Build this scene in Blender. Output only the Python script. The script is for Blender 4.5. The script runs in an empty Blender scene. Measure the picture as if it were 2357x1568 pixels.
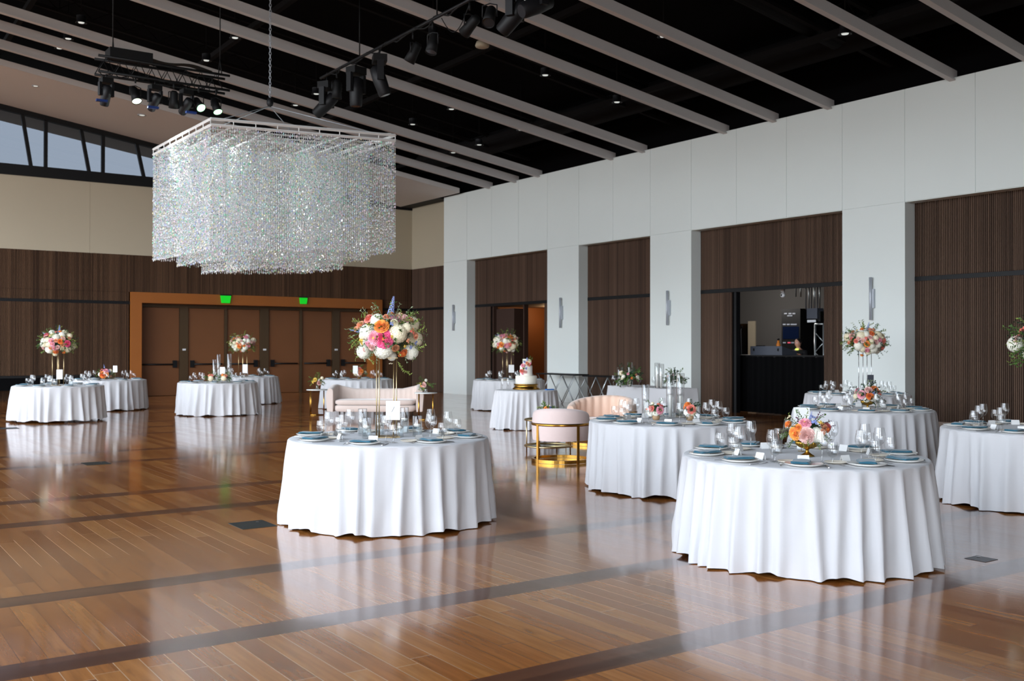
import bpy, math, random
from math import sin, cos, pi, radians, sqrt, atan2
from mathutils import Vector, Matrix, noise
random.seed(7)
SC = bpy.context.scene
COL = SC.collection

# ------------------------------------------------------------------ camera, world, exposure
F, YAW, PIT, ROLL, H = 2319.27, .60883, .00738, -.00126, 1.6
W2, H2 = 1178.5, 784.0
cam_d = bpy.data.cameras.new('camera'); cam = bpy.data.objects.new('camera', cam_d); COL.objects.link(cam)
fw = Vector((sin(YAW)*cos(PIT), cos(YAW)*cos(PIT), sin(PIT)))
r0 = Vector((cos(YAW), -sin(YAW), 0)); u0 = r0.cross(fw)
rc = r0*cos(ROLL) - u0*sin(ROLL); uc = r0*sin(ROLL) + u0*cos(ROLL)
cam.matrix_world = Matrix(((rc.x, uc.x, -fw.x, 0), (rc.y, uc.y, -fw.y, 0), (rc.z, uc.z, -fw.z, H), (0, 0, 0, 1)))
cam_d.lens = F/2357*36; cam_d.sensor_width = 36; cam_d.sensor_fit = 'HORIZONTAL'
cam_d.clip_start = .05; cam_d.clip_end = 300
cam_d.dof.use_dof = True; cam_d.dof.focus_distance = 8.8; cam_d.dof.aperture_fstop = 3.2
SC.camera = cam

wd = bpy.data.worlds.new('overcast_sky'); SC.world = wd; wd.use_nodes = True
n = wd.node_tree.nodes; n.clear(); L = wd.node_tree.links
o_ = n.new('ShaderNodeOutputWorld'); bg = n.new('ShaderNodeBackground'); tc = n.new('ShaderNodeTexCoord')
sp = n.new('ShaderNodeSeparateXYZ'); rp = n.new('ShaderNodeValToRGB'); mr = n.new('ShaderNodeMapRange')
L.new(tc.outputs['Generated'], sp.inputs[0]); L.new(sp.outputs['Z'], mr.inputs['Value'])
mr.inputs['From Min'].default_value = -.25; mr.inputs['From Max'].default_value = .6
L.new(mr.outputs[0], rp.inputs[0]); L.new(rp.outputs[0], bg.inputs[0]); L.new(bg.outputs[0], o_.inputs[0])
cr = rp.color_ramp
cr.elements[0].position = .22; cr.elements[0].color = (.22, .215, .20, 1)
cr.elements[1].position = 1.0; cr.elements[1].color = (.50, .60, .74, 1)
e = cr.elements.new(.34); e.color = (.93, .98, 1.04, 1)
e = cr.elements.new(.52); e.color = (.84, .92, 1.02, 1)
# the overcast sky is brighter on the side behind the camera
dp = n.new('ShaderNodeVectorMath'); dp.operation = 'DOT_PRODUCT'; dp.inputs[1].default_value = (-.60, -.80, 0); L.new(tc.outputs['Generated'], dp.inputs[0])
m1 = n.new('ShaderNodeMath'); m1.operation = 'MAXIMUM'; m1.inputs[1].default_value = 0; L.new(dp.outputs['Value'], m1.inputs[0])
m2 = n.new('ShaderNodeMath'); m2.operation = 'MULTIPLY_ADD'; m2.inputs[1].default_value = 7.5; m2.inputs[2].default_value = 3.6; L.new(m1.outputs[0], m2.inputs[0]); L.new(m2.outputs[0], bg.inputs[1])

def portal(loc, rot, sx, sy):
    l = bpy.data.lights.new('window_daylight', 'AREA'); l.shape = 'RECTANGLE'; l.size = sx; l.size_y = sy
    l.cycles.is_portal = True
    o = bpy.data.objects.new('window_daylight', l); COL.objects.link(o); o.location = loc; o.rotation_euler = rot
LEFTX, REARY, REARX = -5.0, -6.0, .5
portal((LEFTX+.15, 13.6, 4.6), (0, -pi/2, 0), 8.8, 39)      # faces +X
portal(((LEFTX+REARX)/2, REARY+.15, 3.4), (pi/2, 0, 0), REARX-LEFTX, 6.2)       # faces +Y
SC.view_settings.view_transform = 'Standard'; SC.view_settings.look = 'None'
SC.view_settings.gamma = 1; SC.view_settings.use_curve_mapping = False
SC.view_settings.exposure = 0.13
cy = SC.cycles
cy.max_bounces = 8; cy.diffuse_bounces = 4; cy.glossy_bounces = 3; cy.transmission_bounces = 4
cy.transparent_max_bounces = 24; cy.caustics_reflective = False; cy.caustics_refractive = False
cy.sample_clamp_indirect = 6; cy.use_adaptive_sampling = True; cy.adaptive_threshold = .02

# pixel of the photograph -> point of the world on a plane
def ray(px, py):
    x, y = px-W2, H2-py
    x, y = (x*cos(ROLL)+y*sin(ROLL))/F, (-x*sin(ROLL)+y*cos(ROLL))/F
    return fw + r0*x + u0*y
def atX(px, py, X): v = ray(px, py); return v*(X/v.x) + Vector((0, 0, H))
def atY(px, py, Y): v = ray(px, py); return v*(Y/v.y) + Vector((0, 0, H))
def atZ(px, py, Z): v = ray(px, py); return v*((Z-H)/v.z) + Vector((0, 0, H))
def atD(px, py, d): return ray(px, py)*d + Vector((0, 0, H))

# ------------------------------------------------------------------ materials
def lin(c):
    f = lambda v: v/12.92 if v <= .04045 else ((v+.055)/1.055)**2.4
    return tuple(f(x/255) for x in c) + (1,)
MT = {}
class NT:
    def __init__(s, m): s.t = m.node_tree; s.n = s.t.nodes; s.l = s.t.links
    def new(s, k, **kw):
        x = s.n.new(k)
        for a, b in kw.items(): setattr(x, a, b)
        return x
    def put(s, sock, v):
        if hasattr(v, 'is_output') or isinstance(v, bpy.types.NodeSocket): s.l.new(v, sock)
        elif v is not None:
            try: sock.default_value = v
            except Exception: sock.default_value = v[:3]
    def math(s, op, a, b=None, c=None):
        x = s.new('ShaderNodeMath', operation=op); s.put(x.inputs[0], a)
        if b is not None: s.put(x.inputs[1], b)
        if c is not None: s.put(x.inputs[2], c)
        return x.outputs[0]
    def mix(s, f, a, b, blend='MIX'):
        x = s.new('ShaderNodeMix', data_type='RGBA', blend_type=blend)
        s.put(x.inputs[0], f); s.put(x.inputs[6], a); s.put(x.inputs[7], b); return x.outputs[2]
    def ramp(s, f, stops):
        x = s.new('ShaderNodeValToRGB'); s.put(x.inputs[0], f); r = x.color_ramp
        while len(r.elements) < len(stops): r.elements.new(.5)
        for e, (p, c) in zip(r.elements, stops): e.position = p; e.color = c
        return x.outputs[0]
    def noise(s, vec, scale, detail=3, rough=.5, dim='3D'):
        x = s.new('ShaderNodeTexNoise'); x.noise_dimensions = dim
        if vec is not None: s.l.new(vec, x.inputs['Vector'])
        x.inputs['Scale'].default_value = scale; x.inputs['Detail'].default_value = detail; x.inputs['Roughness'].default_value = rough
        return x.outputs['Fac']
    def bump(s, h, strength, dist=.01):
        x = s.new('ShaderNodeBump'); x.inputs['Strength'].default_value = strength; x.inputs['Distance'].default_value = dist
        s.l.new(h, x.inputs['Height']); return x.outputs[0]
    def pos(s): return s.new('ShaderNodeNewGeometry').outputs['Position']
    def obj(s): return s.new('ShaderNodeTexCoord').outputs['Object']
    def xyz(s, v): x = s.new('ShaderNodeSeparateXYZ'); s.l.new(v, x.inputs[0]); return x.outputs
    def comb(s, a, b, c):
        x = s.new('ShaderNodeCombineXYZ'); s.put(x.inputs[0], a); s.put(x.inputs[1], b); s.put(x.inputs[2], c); return x.outputs[0]

def mat(name, col=(200, 200, 200), rough=.6, metal=0, spec=.5, emit=None, es=0, sss=0, sheen=0, coat=0, var=0, vscale=8, bump=0, bscale=60):
    m = bpy.data.materials.new(name); m.use_nodes = True; b = m.node_tree.nodes['Principled BSDF']
    c = lin(col) if max(col) > 1 else tuple(col)+(1,)
    b.inputs['Base Color'].default_value = c; b.inputs['Roughness'].default_value = rough
    b.inputs['Metallic'].default_value = metal; b.inputs['Specular IOR Level'].default_value = spec
    if emit: b.inputs['Emission Color'].default_value = lin(emit); b.inputs['Emission Strength'].default_value = es
    if sheen: b.inputs['Sheen Weight'].default_value = sheen
    if coat: b.inputs['Coat Weight'].default_value = coat; b.inputs['Coat Roughness'].default_value = .1
    t = NT(m)
    if var:
        f = t.noise(t.obj(), vscale, 4)
        f = t.math('MULTIPLY_ADD', f, var*2, 1-var)
        t.l.new(t.mix(1.0, c, t.comb(f, f, f), 'MULTIPLY'), b.inputs['Base Color'])
    if bump:
        t.l.new(t.bump(t.noise(t.obj(), bscale, 3), bump), b.inputs['Normal'])
    MT[name] = m; return m

mat('cloth_white', (204, 204, 206), .85, sheen=.15, spec=.25, var=.012, vscale=3, bump=.12, bscale=420)
mat('plaster_white', (229, 236, 233), .75, var=.02, vscale=.7, bump=.04, bscale=120)
mat('plaster_beige', (180, 169, 147), .8, var=.05, vscale=.45)
mat('beam_paint', (204, 200, 199), .7, var=.03, vscale=2)
mat('soffit_paint', (216, 211, 208), .75, var=.02, vscale=1)
mat('black_paint', (12, 12, 13), .7)
mat('deck_black', (16, 15, 16), 1, spec=.02)
mat('duct_black', (24, 22, 22), .85, spec=.05)
mat('frame_black', (16, 17, 19), .5, spec=.3)
mat('white_china', (238, 236, 230), .18, coat=.4)
mat('cream_china', (232, 222, 205), .25)
mat('napkin_teal', (26, 86, 106), .8, sheen=.3, var=.10, vscale=18, bump=.2, bscale=500)
mat('silver', (205, 205, 210), .18, 1)
mat('brushed_steel', (186, 192, 200), .5, .45)
mat('gold', (186, 138, 62), .25, 1)
mat('gold_pale', (205, 180, 135), .3, 1)
mat('gold_dark', (176, 138, 62), .33, 1, bump=.15, bscale=40)
mat('paper_white', (238, 238, 236), .7)
mat('ink', (70, 70, 78), .7)
mat('wax', (244, 242, 234), .5)
mat('wick', (60, 52, 44), .8)
mat('velvet_blush', (222, 200, 194), .85, sheen=.6, var=.04, vscale=10)
mat('velvet_peach', (232, 198, 176), .85, sheen=.6, var=.04, vscale=10)
mat('velvet_sofa', (212, 194, 184), .88, sheen=.6, var=.04, vscale=8)
mat('marble', (222, 226, 224), .2, var=.06, vscale=6)
mat('wood_leg', (50, 34, 24), .5)
mat('ply_top', (120, 88, 58), .6)
mat('drape_black', (6, 6, 7), .95, spec=.1)
mat('gear_black', (9, 9, 10), .6, spec=.3)
mat('gear_dark', (15, 15, 18), .5, spec=.35)
mat('gear_grey', (70, 74, 84), .5)
mat('gear_white', (220, 222, 225), .4)
mat('alu', (190, 196, 198), .35, .8)
mat('stage_wall', (88, 86, 84), .85, var=.04, vscale=.6)
mat('hall_brown', (52, 30, 18), .7)
mat('hall_wood', (120, 70, 30), .6, var=.1, vscale=2)
mat('door_frame_wood', (150, 88, 36), .42, var=.10, vscale=1.4)
mat('door_wood', (114, 72, 42), .45, var=.10, vscale=1.6)
mat('door_post', (84, 66, 46), .4, .3)
mat('exit_green', (10, 160, 30), .5, emit=(20, 235, 45), es=.45)
mat('exit_dark', (10, 22, 12), .5)
mat('lens_white', (240, 255, 235), .3, emit=(235, 255, 225), es=3.0)
mat('lens_green', (200, 255, 210), .3, emit=(175, 255, 190), es=2.6)
mat('lens_dark', (70, 74, 80), .1, .6)
mat('gel_blue', (14, 44, 104), .5)
mat('lamp_glow', (255, 255, 250), .4, emit=(240, 250, 245), es=.55)
mat('frosting', (240, 236, 220), .55, bump=.5, bscale=46)
mat('frosting_plain', (244, 241, 232), .5)
mat('sponge_gold', (212, 165, 70), .3, .9)
mat('taupe_stone', (150, 128, 112), .5)
mat('floor_plate', (38, 42, 40), .5, .3, var=.1, vscale=20)
mat('floor_plate_steel', (120, 122, 128), .4, .6)
mat('napkin_blue', (24, 108, 190), .5)
mat('skin', (205, 150, 128), .5)
mat('hair', (24, 18, 16), .6)
mat('shirt', (14, 14, 17), .8)
mat('neon', (200, 255, 90), .4, emit=(205, 255, 95), es=1.6)
mat('amber', (215, 125, 35), .5)
mat('screen_blue', (8, 14, 30), .2, emit=(12, 28, 60), es=.25)
mat('screen_text', (150, 155, 165), .4, emit=(110, 115, 125), es=.3)
mat('screen_red', (210, 70, 90), .4, emit=(220, 90, 110), es=.6)
mat('lid_terracotta', (172, 140, 104), .6)
# flower colours
for nm, c in dict(fl_white=(250, 248, 234), fl_cream=(246, 236, 206), fl_orange=(252, 164, 74), fl_deep=(244, 136, 56), fl_peach=(246, 180, 142), fl_pink=(244, 96, 146),
                  fl_blush=(238, 196, 188), fl_lightpink=(246, 172, 188), fl_coral=(246, 146, 128), fl_blue=(158, 172, 222), fl_lilac=(176, 168, 214), fl_yellow=(236, 206, 96),
                  fl_brown=(206, 140, 96), fl_red=(216, 104, 98), fl_purple=(84, 26, 58)).items():
    mat(nm, c, .7, sheen=.15, var=.10, vscale=30)
mat('leaf', (76, 108, 44), .6, var=.3, vscale=9); mat('leaf_light', (134, 150, 70), .6, var=.25, vscale=9)
mat('leaf_dark', (38, 66, 40), .55, var=.25, vscale=9); mat('leaf_grey', (128, 140, 106), .6, var=.2, vscale=9)

def glass(name, tint, edge, refl=1.0, rough=.02):
    m = bpy.data.materials.new(name); m.use_nodes = True; t = NT(m); t.n.clear()
    out = t.new('ShaderNodeOutputMaterial'); mx = t.new('ShaderNodeMixShader'); tr = t.new('ShaderNodeBsdfTransparent'); gl = t.new('ShaderNodeBsdfGlossy')
    lw = t.new('ShaderNodeLayerWeight'); lw.inputs[0].default_value = .5
    gl.inputs['Roughness'].default_value = rough; gl.inputs['Color'].default_value = (1, 1, 1, 1)
    t.put(tr.inputs[0], t.ramp(lw.outputs['Facing'], [(0, tint), (.75, tint), (1, edge)]))
    fc = t.math('POWER', lw.outputs['Facing'], 3.5)
    t.put(mx.inputs[0], t.math('MULTIPLY_ADD', fc, .55*refl, .055*refl)); t.l.new(tr.outputs[0], mx.inputs[1]); t.l.new(gl.outputs[0], mx.inputs[2]); t.l.new(mx.outputs[0], out.inputs[0])
    MT[name] = m; return m
glass('clear_glass', (.965, .97, .97, 1), (.34, .36, .38, 1), 1.5)
glass('water', (.93, .96, .97, 1), (.5, .55, .58, 1), .8)
glass('table_glass', (.82, .86, .84, 1), (.5, .55, .5, 1), 1.2)
glass('shaded_glass', (.088, .098, .112, 1), (.05, .055, .065, 1), .5)

def slat_mat(name, axis, base, dark):
    m = mat(name, base, .55, spec=.12); t = NT(m); b = m.node_tree.nodes['Principled BSDF']
    x = t.xyz(t.pos()); c = t.math('FLOOR', t.math('DIVIDE', x[axis], .0385))
    wn = t.new('ShaderNodeTexWhiteNoise', noise_dimensions='1D'); t.put(wn.inputs['W'], c)
    g = t.math('FLOOR', t.math('DIVIDE', x[axis], .31)); wn2 = t.new('ShaderNodeTexWhiteNoise', noise_dimensions='1D'); t.put(wn2.inputs['W'], g)
    f = t.math('ADD', t.math('MULTIPLY', wn.outputs[0], .55), t.math('MULTIPLY', wn2.outputs[0], .45))
    gr = t.noise(t.comb(t.math('MULTIPLY', x[axis], 90), t.math('MULTIPLY', x[2], 1.4), 0), 1, 3)
    col = t.mix(f, lin(dark), lin(base)); col = t.mix(t.math('MULTIPLY', gr, .5), col, lin(dark)); t.l.new(col, b.inputs['Base Color'])
slat_mat('slat_x', 0, (126, 95, 72), (68, 50, 39)); slat_mat('slat_y', 1, (124, 99, 83), (74, 58, 49))
mat('slat_backing', (5, 4, 4), 1, spec=.1)

def floor_mat():
    m = mat('floor_wood', (150, 100, 62), .2); t = NT(m); b = m.node_tree.nodes['Principled BSDF']
    p = t.xyz(t.pos()); PW = .127
    def boards(u, v, w, ln):            # u across, v along -> random value, gap mask, grain
        row = t.math('FLOOR', t.math('DIVIDE', u, w))
        w1 = t.new('ShaderNodeTexWhiteNoise', noise_dimensions='1D'); t.put(w1.inputs['W'], row)
        vv = t.math('ADD', t.math('DIVIDE', v, ln), t.math('MULTIPLY', w1.outputs[0], 7.3))
        idx = t.math('FLOOR', vv)
        w2 = t.new('ShaderNodeTexWhiteNoise', noise_dimensions='2D'); t.l.new(t.comb(row, idx, 0), w2.inputs['Vector'])
        fu = t.math('FRACT', t.math('DIVIDE', u, w)); du = t.math('MULTIPLY', t.math('MINIMUM', fu, t.math('SUBTRACT', 1, fu)), w)
        fv = t.math('FRACT', vv); dv = t.math('MULTIPLY', t.math('MINIMUM', fv, t.math('SUBTRACT', 1, fv)), ln)
        gap = t.math('LESS_THAN', t.math('MINIMUM', du, t.math('MULTIPLY', dv, 1.0)), .0016)
        gv = t.comb(t.math('MULTIPLY', u, 26), t.math('ADD', t.math('MULTIPLY', v, 1.6), t.math('MULTIPLY', w2.outputs[0], 40)), w2.outputs[0])
        return w2.outputs[0], gap, t.noise(gv, 1.0, 5, .6)
    r1, g1, n1 = boards(p[0], p[1], PW, 2.3)
    col = t.ramp(r1, [(0, lin((152, 88, 38))), (.25, lin((168, 102, 46))), (.7, lin((180, 113, 54))), (1, lin((194, 128, 64)))])
    col = t.mix(t.ramp(n1, [(.34, (0, 0, 0, 1)), (.66, (1, 1, 1, 1))]), t.mix(1, col, (.70, .66, .60, 1), 'MULTIPLY'), col)
    knots = t.noise(t.comb(t.math('MULTIPLY', p[0], 7), t.math('MULTIPLY', p[1], 2.2), 0), 1.0, 2)
    col = t.mix(t.ramp(knots, [(.66, (0, 0, 0, 1)), (.76, (.75, .75, .75, 1))]), col, lin((112, 68, 40)))
    w3 = t.noise(t.comb(t.math('MULTIPLY', p[0], .8), t.math('MULTIPLY', p[1], .5), 3), 1.0, 1)
    gapc = t.mix(t.ramp(w3, [(.48, (0, 0, 0, 1)), (.56, (1, 1, 1, 1))]), lin((104, 64, 38)), lin((222, 188, 150)))
    col = t.mix(g1, col, gapc)
    # dark inlaid bands that run across the room
    band = None
    for yc in [-5.15, -3.63, -2.1, .92, 2.45, 3.97, 5.49, 7.00, 9.99, 11.46, 14.72, 16.27, 19.3, 20.8, 22.35, 25.35, 26.9, 29.9, 31.4]:
        c = t.math('COMPARE', p[1], yc, .13); band = c if band is None else t.math('MAXIMUM', band, c)
    r2, g2, n2 = boards(t.math('ADD', p[1], .024), p[0], .0867, 1.3)
    bc = t.ramp(r2, [(0, lin((92, 52, 32))), (1, lin((116, 70, 44)))])
    bc = t.mix(t.ramp(n2, [(.3, (0, 0, 0, 1)), (.8, (1, 1, 1, 1))]), t.mix(1, bc, (.7, .66, .62, 1), 'MULTIPLY'), bc)
    bc = t.mix(g2, bc, lin((48, 28, 20)))
    t.l.new(t.mix(band, col, bc), b.inputs['Base Color'])
    # satin finish with slight board to board tilt and long waves, so reflections stretch downwards
    rg = t.math('ADD', t.math('MULTIPLY', n1, .07), t.math('MULTIPLY', r1, .04)); t.l.new(t.math('ADD', rg, .12), b.inputs['Roughness'])
    wv = t.noise(t.comb(t.math('MULTIPLY', p[0], 9), t.math('MULTIPLY', p[1], 3.5), 0), 1.0, 2)
    h = t.math('ADD', t.math('MULTIPLY', wv, .35), t.math('MULTIPLY', g1, -.5))
    bn = t.bump(h, .08, .01); t.l.new(bn, b.inputs['Normal']); t.l.new(bn, b.inputs['Coat Normal'])
    b.inputs['Specular IOR Level'].default_value = .4; b.inputs['Coat Weight'].default_value = .6; b.inputs['Coat Roughness'].default_value = .085
floor_mat()

def crystal_mat():
    m = bpy.data.materials.new('crystal'); m.use_nodes = True; b = m.node_tree.nodes['Principled BSDF']; t = NT(m)
    a = t.new('ShaderNodeVertexColor'); a.layer_name = 'tint'
    t.l.new(a.outputs[0], b.inputs['Base Color'])
    b.inputs['Metallic'].default_value = .25; b.inputs['Roughness'].default_value = .10; b.inputs['Coat Weight'].default_value = .5; b.inputs['Coat Roughness'].default_value = .03
    MT['crystal'] = m
crystal_mat()

# ------------------------------------------------------------------ mesh building
class MB:
    def __init__(s): s.v = []; s.f = []; s.sm = []; s.mi = []; s.m = 0
    def add(s, vs, fs, smooth=False, M=None):
        k = len(s.v)
        s.v += [tuple(M @ Vector(v)) if M else tuple(v) for v in vs]
        s.f += [tuple(i+k for i in f) for f in fs]; s.sm += [smooth]*len(fs); s.mi += [s.m]*len(fs)
        return s
    def box(s, x0, x1, y0, y1, z0, z1, M=None):
        vs = [(x, y, z) for z in (z0, z1) for y in (y0, y1) for x in (x0, x1)]
        return s.add(vs, [(0, 2, 3, 1), (4, 5, 7, 6), (0, 1, 5, 4), (2, 6, 7, 3), (0, 4, 6, 2), (1, 3, 7, 5)], False, M)
    def cbox(s, c, d, M=None): return s.box(c[0]-d[0]/2, c[0]+d[0]/2, c[1]-d[1]/2, c[1]+d[1]/2, c[2]-d[2]/2, c[2]+d[2]/2, M)
    def lathe(s, prof, seg=24, M=None, smooth=True, cap0=False, cap1=False, cx=0, cy=0):
        vs = []; fs = []
        for r, z in prof:
            for i in range(seg): a = 2*pi*i/seg; vs.append((cx+r*cos(a), cy+r*sin(a), z))
        for j in range(len(prof)-1):
            for i in range(seg):
                k = (i+1) % seg; fs.append((j*seg+i, j*seg+k, (j+1)*seg+k, (j+1)*seg+i))
        if cap0: fs.append(tuple(range(seg))[::-1])
        if cap1: fs.append(tuple((len(prof)-1)*seg+i for i in range(seg)))
        return s.add(vs, fs, smooth, M)
    def tube(s, pts, r, seg=8, smooth=True, caps=True, closed=False):
        P = [Vector(p) for p in pts]; n = len(P); vs = []; fs = []
        up = None
        for i, p in enumerate(P):
            a = P[(i-1) % n] if (i > 0 or closed) else p; b = P[(i+1) % n] if (i < n-1 or closed) else p
            d = (b-a).normalized()
            if up is None: up = Vector((0, 0, 1)) if abs(d.z) < .9 else Vector((1, 0, 0))
            x = d.cross(up).normalized(); y = x.cross(d).normalized(); up = y
            rr = r[i] if isinstance(r, (list, tuple)) else r
            for k in range(seg): t = 2*pi*k/seg; vs.append(tuple(p + x*cos(t)*rr + y*sin(t)*rr))
        m = n if closed else n-1
        for i in range(m):
            j = (i+1) % n
            for k in range(seg):
                l = (k+1) % seg; fs.append((i*seg+k, i*seg+l, j*seg+l, j*seg+k))
        if caps and not closed: fs += [tuple(range(seg))[::-1], tuple((n-1)*seg+k for k in range(seg))]
        return s.add(vs, fs, smooth)
    def grid(s, fn, nu, nv, smooth=True, wrap=False, M=None):
        vs = [fn(i/nu, j/nv) for j in range(nv+1) for i in range(nu if wrap else nu+1)]; w = nu if wrap else nu+1
        fs = [(j*w+i, j*w+(i+1) % w, (j+1)*w+(i+1) % w, (j+1)*w+i) for j in range(nv) for i in range(nu)]
        return s.add(vs, fs, smooth, M)
    def ball(s, c, r, seg=12, rings=8, M=None, sq=(1, 1, 1)):
        return s.grid(lambda u, v: (c[0]+r*sq[0]*sin(pi*v)*cos(2*pi*u), c[1]+r*sq[1]*sin(pi*v)*sin(2*pi*u), c[2]-r*sq[2]*cos(pi*v)), seg, rings, True, True, M)
    def mesh(s, name, mats):
        me = bpy.data.meshes.new(name); me.from_pydata(s.v, [], s.f)
        me.polygons.foreach_set('use_smooth', s.sm); me.polygons.foreach_set('material_index', s.mi)
        for m in (mats if isinstance(mats, (list, tuple)) else [mats]): me.materials.append(MT[m])
        me.update(); return me
    def obj(s, name, mats, parent=None):
        return link(name, s.mesh(name, mats), parent)
def link(name, me, parent=None, loc=None, rot=None, scale=None):
    o = bpy.data.objects.new(name, me); COL.objects.link(o)
    if parent: o.parent = parent
    if loc is not None: o.location = loc
    if rot is not None: o.rotation_euler = rot
    if scale is not None: o.scale = (scale,)*3 if isinstance(scale, (int, float)) else scale
    return o
def tag(o, label, cat, group=None, kind=None):
    o['label'] = label; o['category'] = cat
    if group: o['group'] = group
    if kind: o['kind'] = kind
    return o
def struct(o, label=None):
    o['kind'] = 'structure'
    if label: o['label'] = label
    return o
def thing(name, label, cat, loc=(0, 0, 0), rz=0, group=None):
    o = bpy.data.objects.new(name, None); COL.objects.link(o); o.empty_display_size = .1
    o.location = loc; o.rotation_euler = (0, 0, rz); return tag(o, label, cat, group)
def dup(src, loc, rz=0, label=None, group=None, scale=None):
    def cp(o, par):
        c = o.copy(); COL.objects.link(c)
        if par: c.parent = par
        for ch in KIDS.get(o.name, []): cp(ch, c)
        return c
    r = cp(src, None); r.location = loc; r.rotation_euler = (0, 0, rz)
    if scale: r.scale = (scale,)*3
    if label: r['label'] = label
    if group: r['group'] = group
    return r
KIDS = {}
def kids(root, *ch): KIDS[root.name] = list(ch)

# ------------------------------------------------------------------ the room
RX, RW, BY = 18.4, 18.72, 33.5            # white front plane, slatted recess plane, back wall
ZT, ZB = 6.92, 4.61                       # top and bottom of the white bulkhead
SLOPE = .148
zc = lambda X, z0=6.9: z0 + SLOPE*(18.2-X)
DK = 1.35                                  # deck above the beam soffits
struct(MB().add([(LEFTX-.2, REARY-.2, 0), (24, REARY-.2, 0), (24, 37, 0), (LEFTX-.2, 37, 0), (LEFTX-.2, REARY-.2, -.2), (24, REARY-.2, -.2), (24, 37, -.2), (LEFTX-.2, 37, -.2)],
    [(0, 1, 2, 3), (7, 6, 5, 4), (0, 4, 5, 1), (1, 5, 6, 2), (2, 6, 7, 3), (3, 7, 4, 0)]).obj('floor', 'floor_wood'), 'glossy brown plank floor with darker inlaid bands')
def sloped(mb, x0, x1, y0, y1, dz0, dz1):
    vs = [(x, y, zc(x)+d) for d in (dz0, dz1) for y in (y0, y1) for x in (x0, x1)]
    return mb.add(vs, [(0, 2, 3, 1), (4, 5, 7, 6), (0, 1, 5, 4), (2, 6, 7, 3), (0, 4, 6, 2), (1, 3, 7, 5)])
struct(sloped(MB(), LEFTX-1.5, 24, REARY-.5, BY+2.3, DK, DK+.2).obj('ceiling', 'deck_black'), 'black sloping ceiling deck above pale beams')

# pale ceiling beams
for i, y in enumerate([-3.9, -2.4, .5, 2.0, 4.95, 6.5, 8.05, 9.72, 11.26, 14.16, 15.71, 17.25, 20.2, 21.5, 24.95, 26.2, 27.7]):
    o = sloped(sloped(MB(), LEFTX, 18.5, y-.03, y+.045, 0, .21), LEFTX, 18.5, y-.055, y+.07, -.012, .018)
    x = LEFTX+2.2
    o = struct(o.obj('ceiling_beam', 'beam_paint'), 'pale grey sloping beam under the black ceiling')
# soffit along the back wall
struct(sloped(sloped(MB(), LEFTX, 18.2, 29.27, BY, 0, .02), LEFTX, 18.2, 29.25, 29.29, 0, .16).obj('ceiling_soffit', 'soffit_paint'), 'wide pale soffit along the back wall')
# black joists, crosspieces and ducts in the void
m = MB()
for y in [1.2, 3.4, 7.3, 12.7, 18.5, 23.2, 12.0, 19.3, 25.6]:
    sloped(m, LEFTX, 18.5, y-.05, y+.05, .62, .70); sloped(m, LEFTX, 18.5, y-.05, y+.05, .98, 1.05)
    for k in range(30):
        x = LEFTX+.4+k*.78; m.tube([(x, y, zc(x)+.7), (x+.39, y, zc(x+.39)+.98), (x+.78, y, zc(x+.78)+.7)], .014, 4)
struct(m.obj('ceiling_joists', 'duct_black'), 'black open joists in the ceiling void')
m = MB()
for x in [0.2, 4.1, 8.2, 12.3, 16.2]:
    m.box(x-.06, x+.06, REARY, BY, zc(x)+.42, zc(x)+.54)
struct(m.obj('ceiling_crossbeam', 'duct_black'), 'black cross members above the pale beams')
for x, y0, y1, r in [(17.2, 8, 30, .32), (2.2, -2, 29, .3)]:
    struct(MB().tube([(x, y0, zc(x)+.85), (x, y1, zc(x)+.85)], r, 20).obj('ceiling_duct', 'duct_black'), 'round black air duct in the ceiling void')
for y in (12.9, 18.6):
    struct(MB().tube([(LEFTX+1, y, zc(LEFTX+1)+.8), (17, y, zc(17)+.8)], .24, 18).obj('ceiling_duct', 'duct_black'), 'round black air duct between two pale beams')

# right wall: white panelled bulkhead, columns, slatted bays
m = MB(); PWD = 1.525; Y0 = 30.62
for k in range(24):
    y1 = Y0-k*PWD; y0 = y1-PWD
    m.box(RX, RX+.05, y0+.006, y1-.006, ZB, ZT)
m.m = 1; m.box(RX+.012, RX+.30, Y0-24*PWD, Y0-.004, ZB+.002, ZT-.002)
m.m = 0; m.box(RX+.02, RW+.0, Y0-24*PWD, Y0, ZB-.012, ZB+.004)
struct(m.obj('wall_right', ['plaster_white', 'plaster_white']), 'white panelled upper wall above slatted bays')
cols = [(0, 1), (4, 5), (7, 8), (11, 12), (15, 16), (19, 20)]
for a, b in cols:
    y1 = Y0-a*PWD; y0 = Y0-b*PWD
    struct(MB().box(RX, RW+.02, y0, y1, 0, ZB-.008).obj('column', 'plaster_white'), 'white rectangular column on the slatted wall')
def slats(mb, axis, a0, a1, z0, z1, plane, sgn, holes=()):
    # vertical slats standing proud of a dark backing; axis 0: wall runs along X (plane = Y), axis 1: along Y (plane = X)
    k0 = int(math.ceil(a0/.0385)); k1 = int(a1/.0385)
    def bx(u0, u1, w0, w1, zz0, zz1):
        if axis == 0: mb.box(u0, u1, min(w0, w1), max(w0, w1), zz0, zz1)
        else: mb.box(min(w0, w1), max(w0, w1), u0, u1, zz0, zz1)
    mb.m = 1
    bx(a0, a1, plane-sgn*.048, plane-sgn*.14, z0, z1); mb.m = 0
    for k in range(k0, k1): bx(k*.0385+.005, k*.0385+.0245, plane, plane-sgn*.05, z0+.004, z1-.004)
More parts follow.
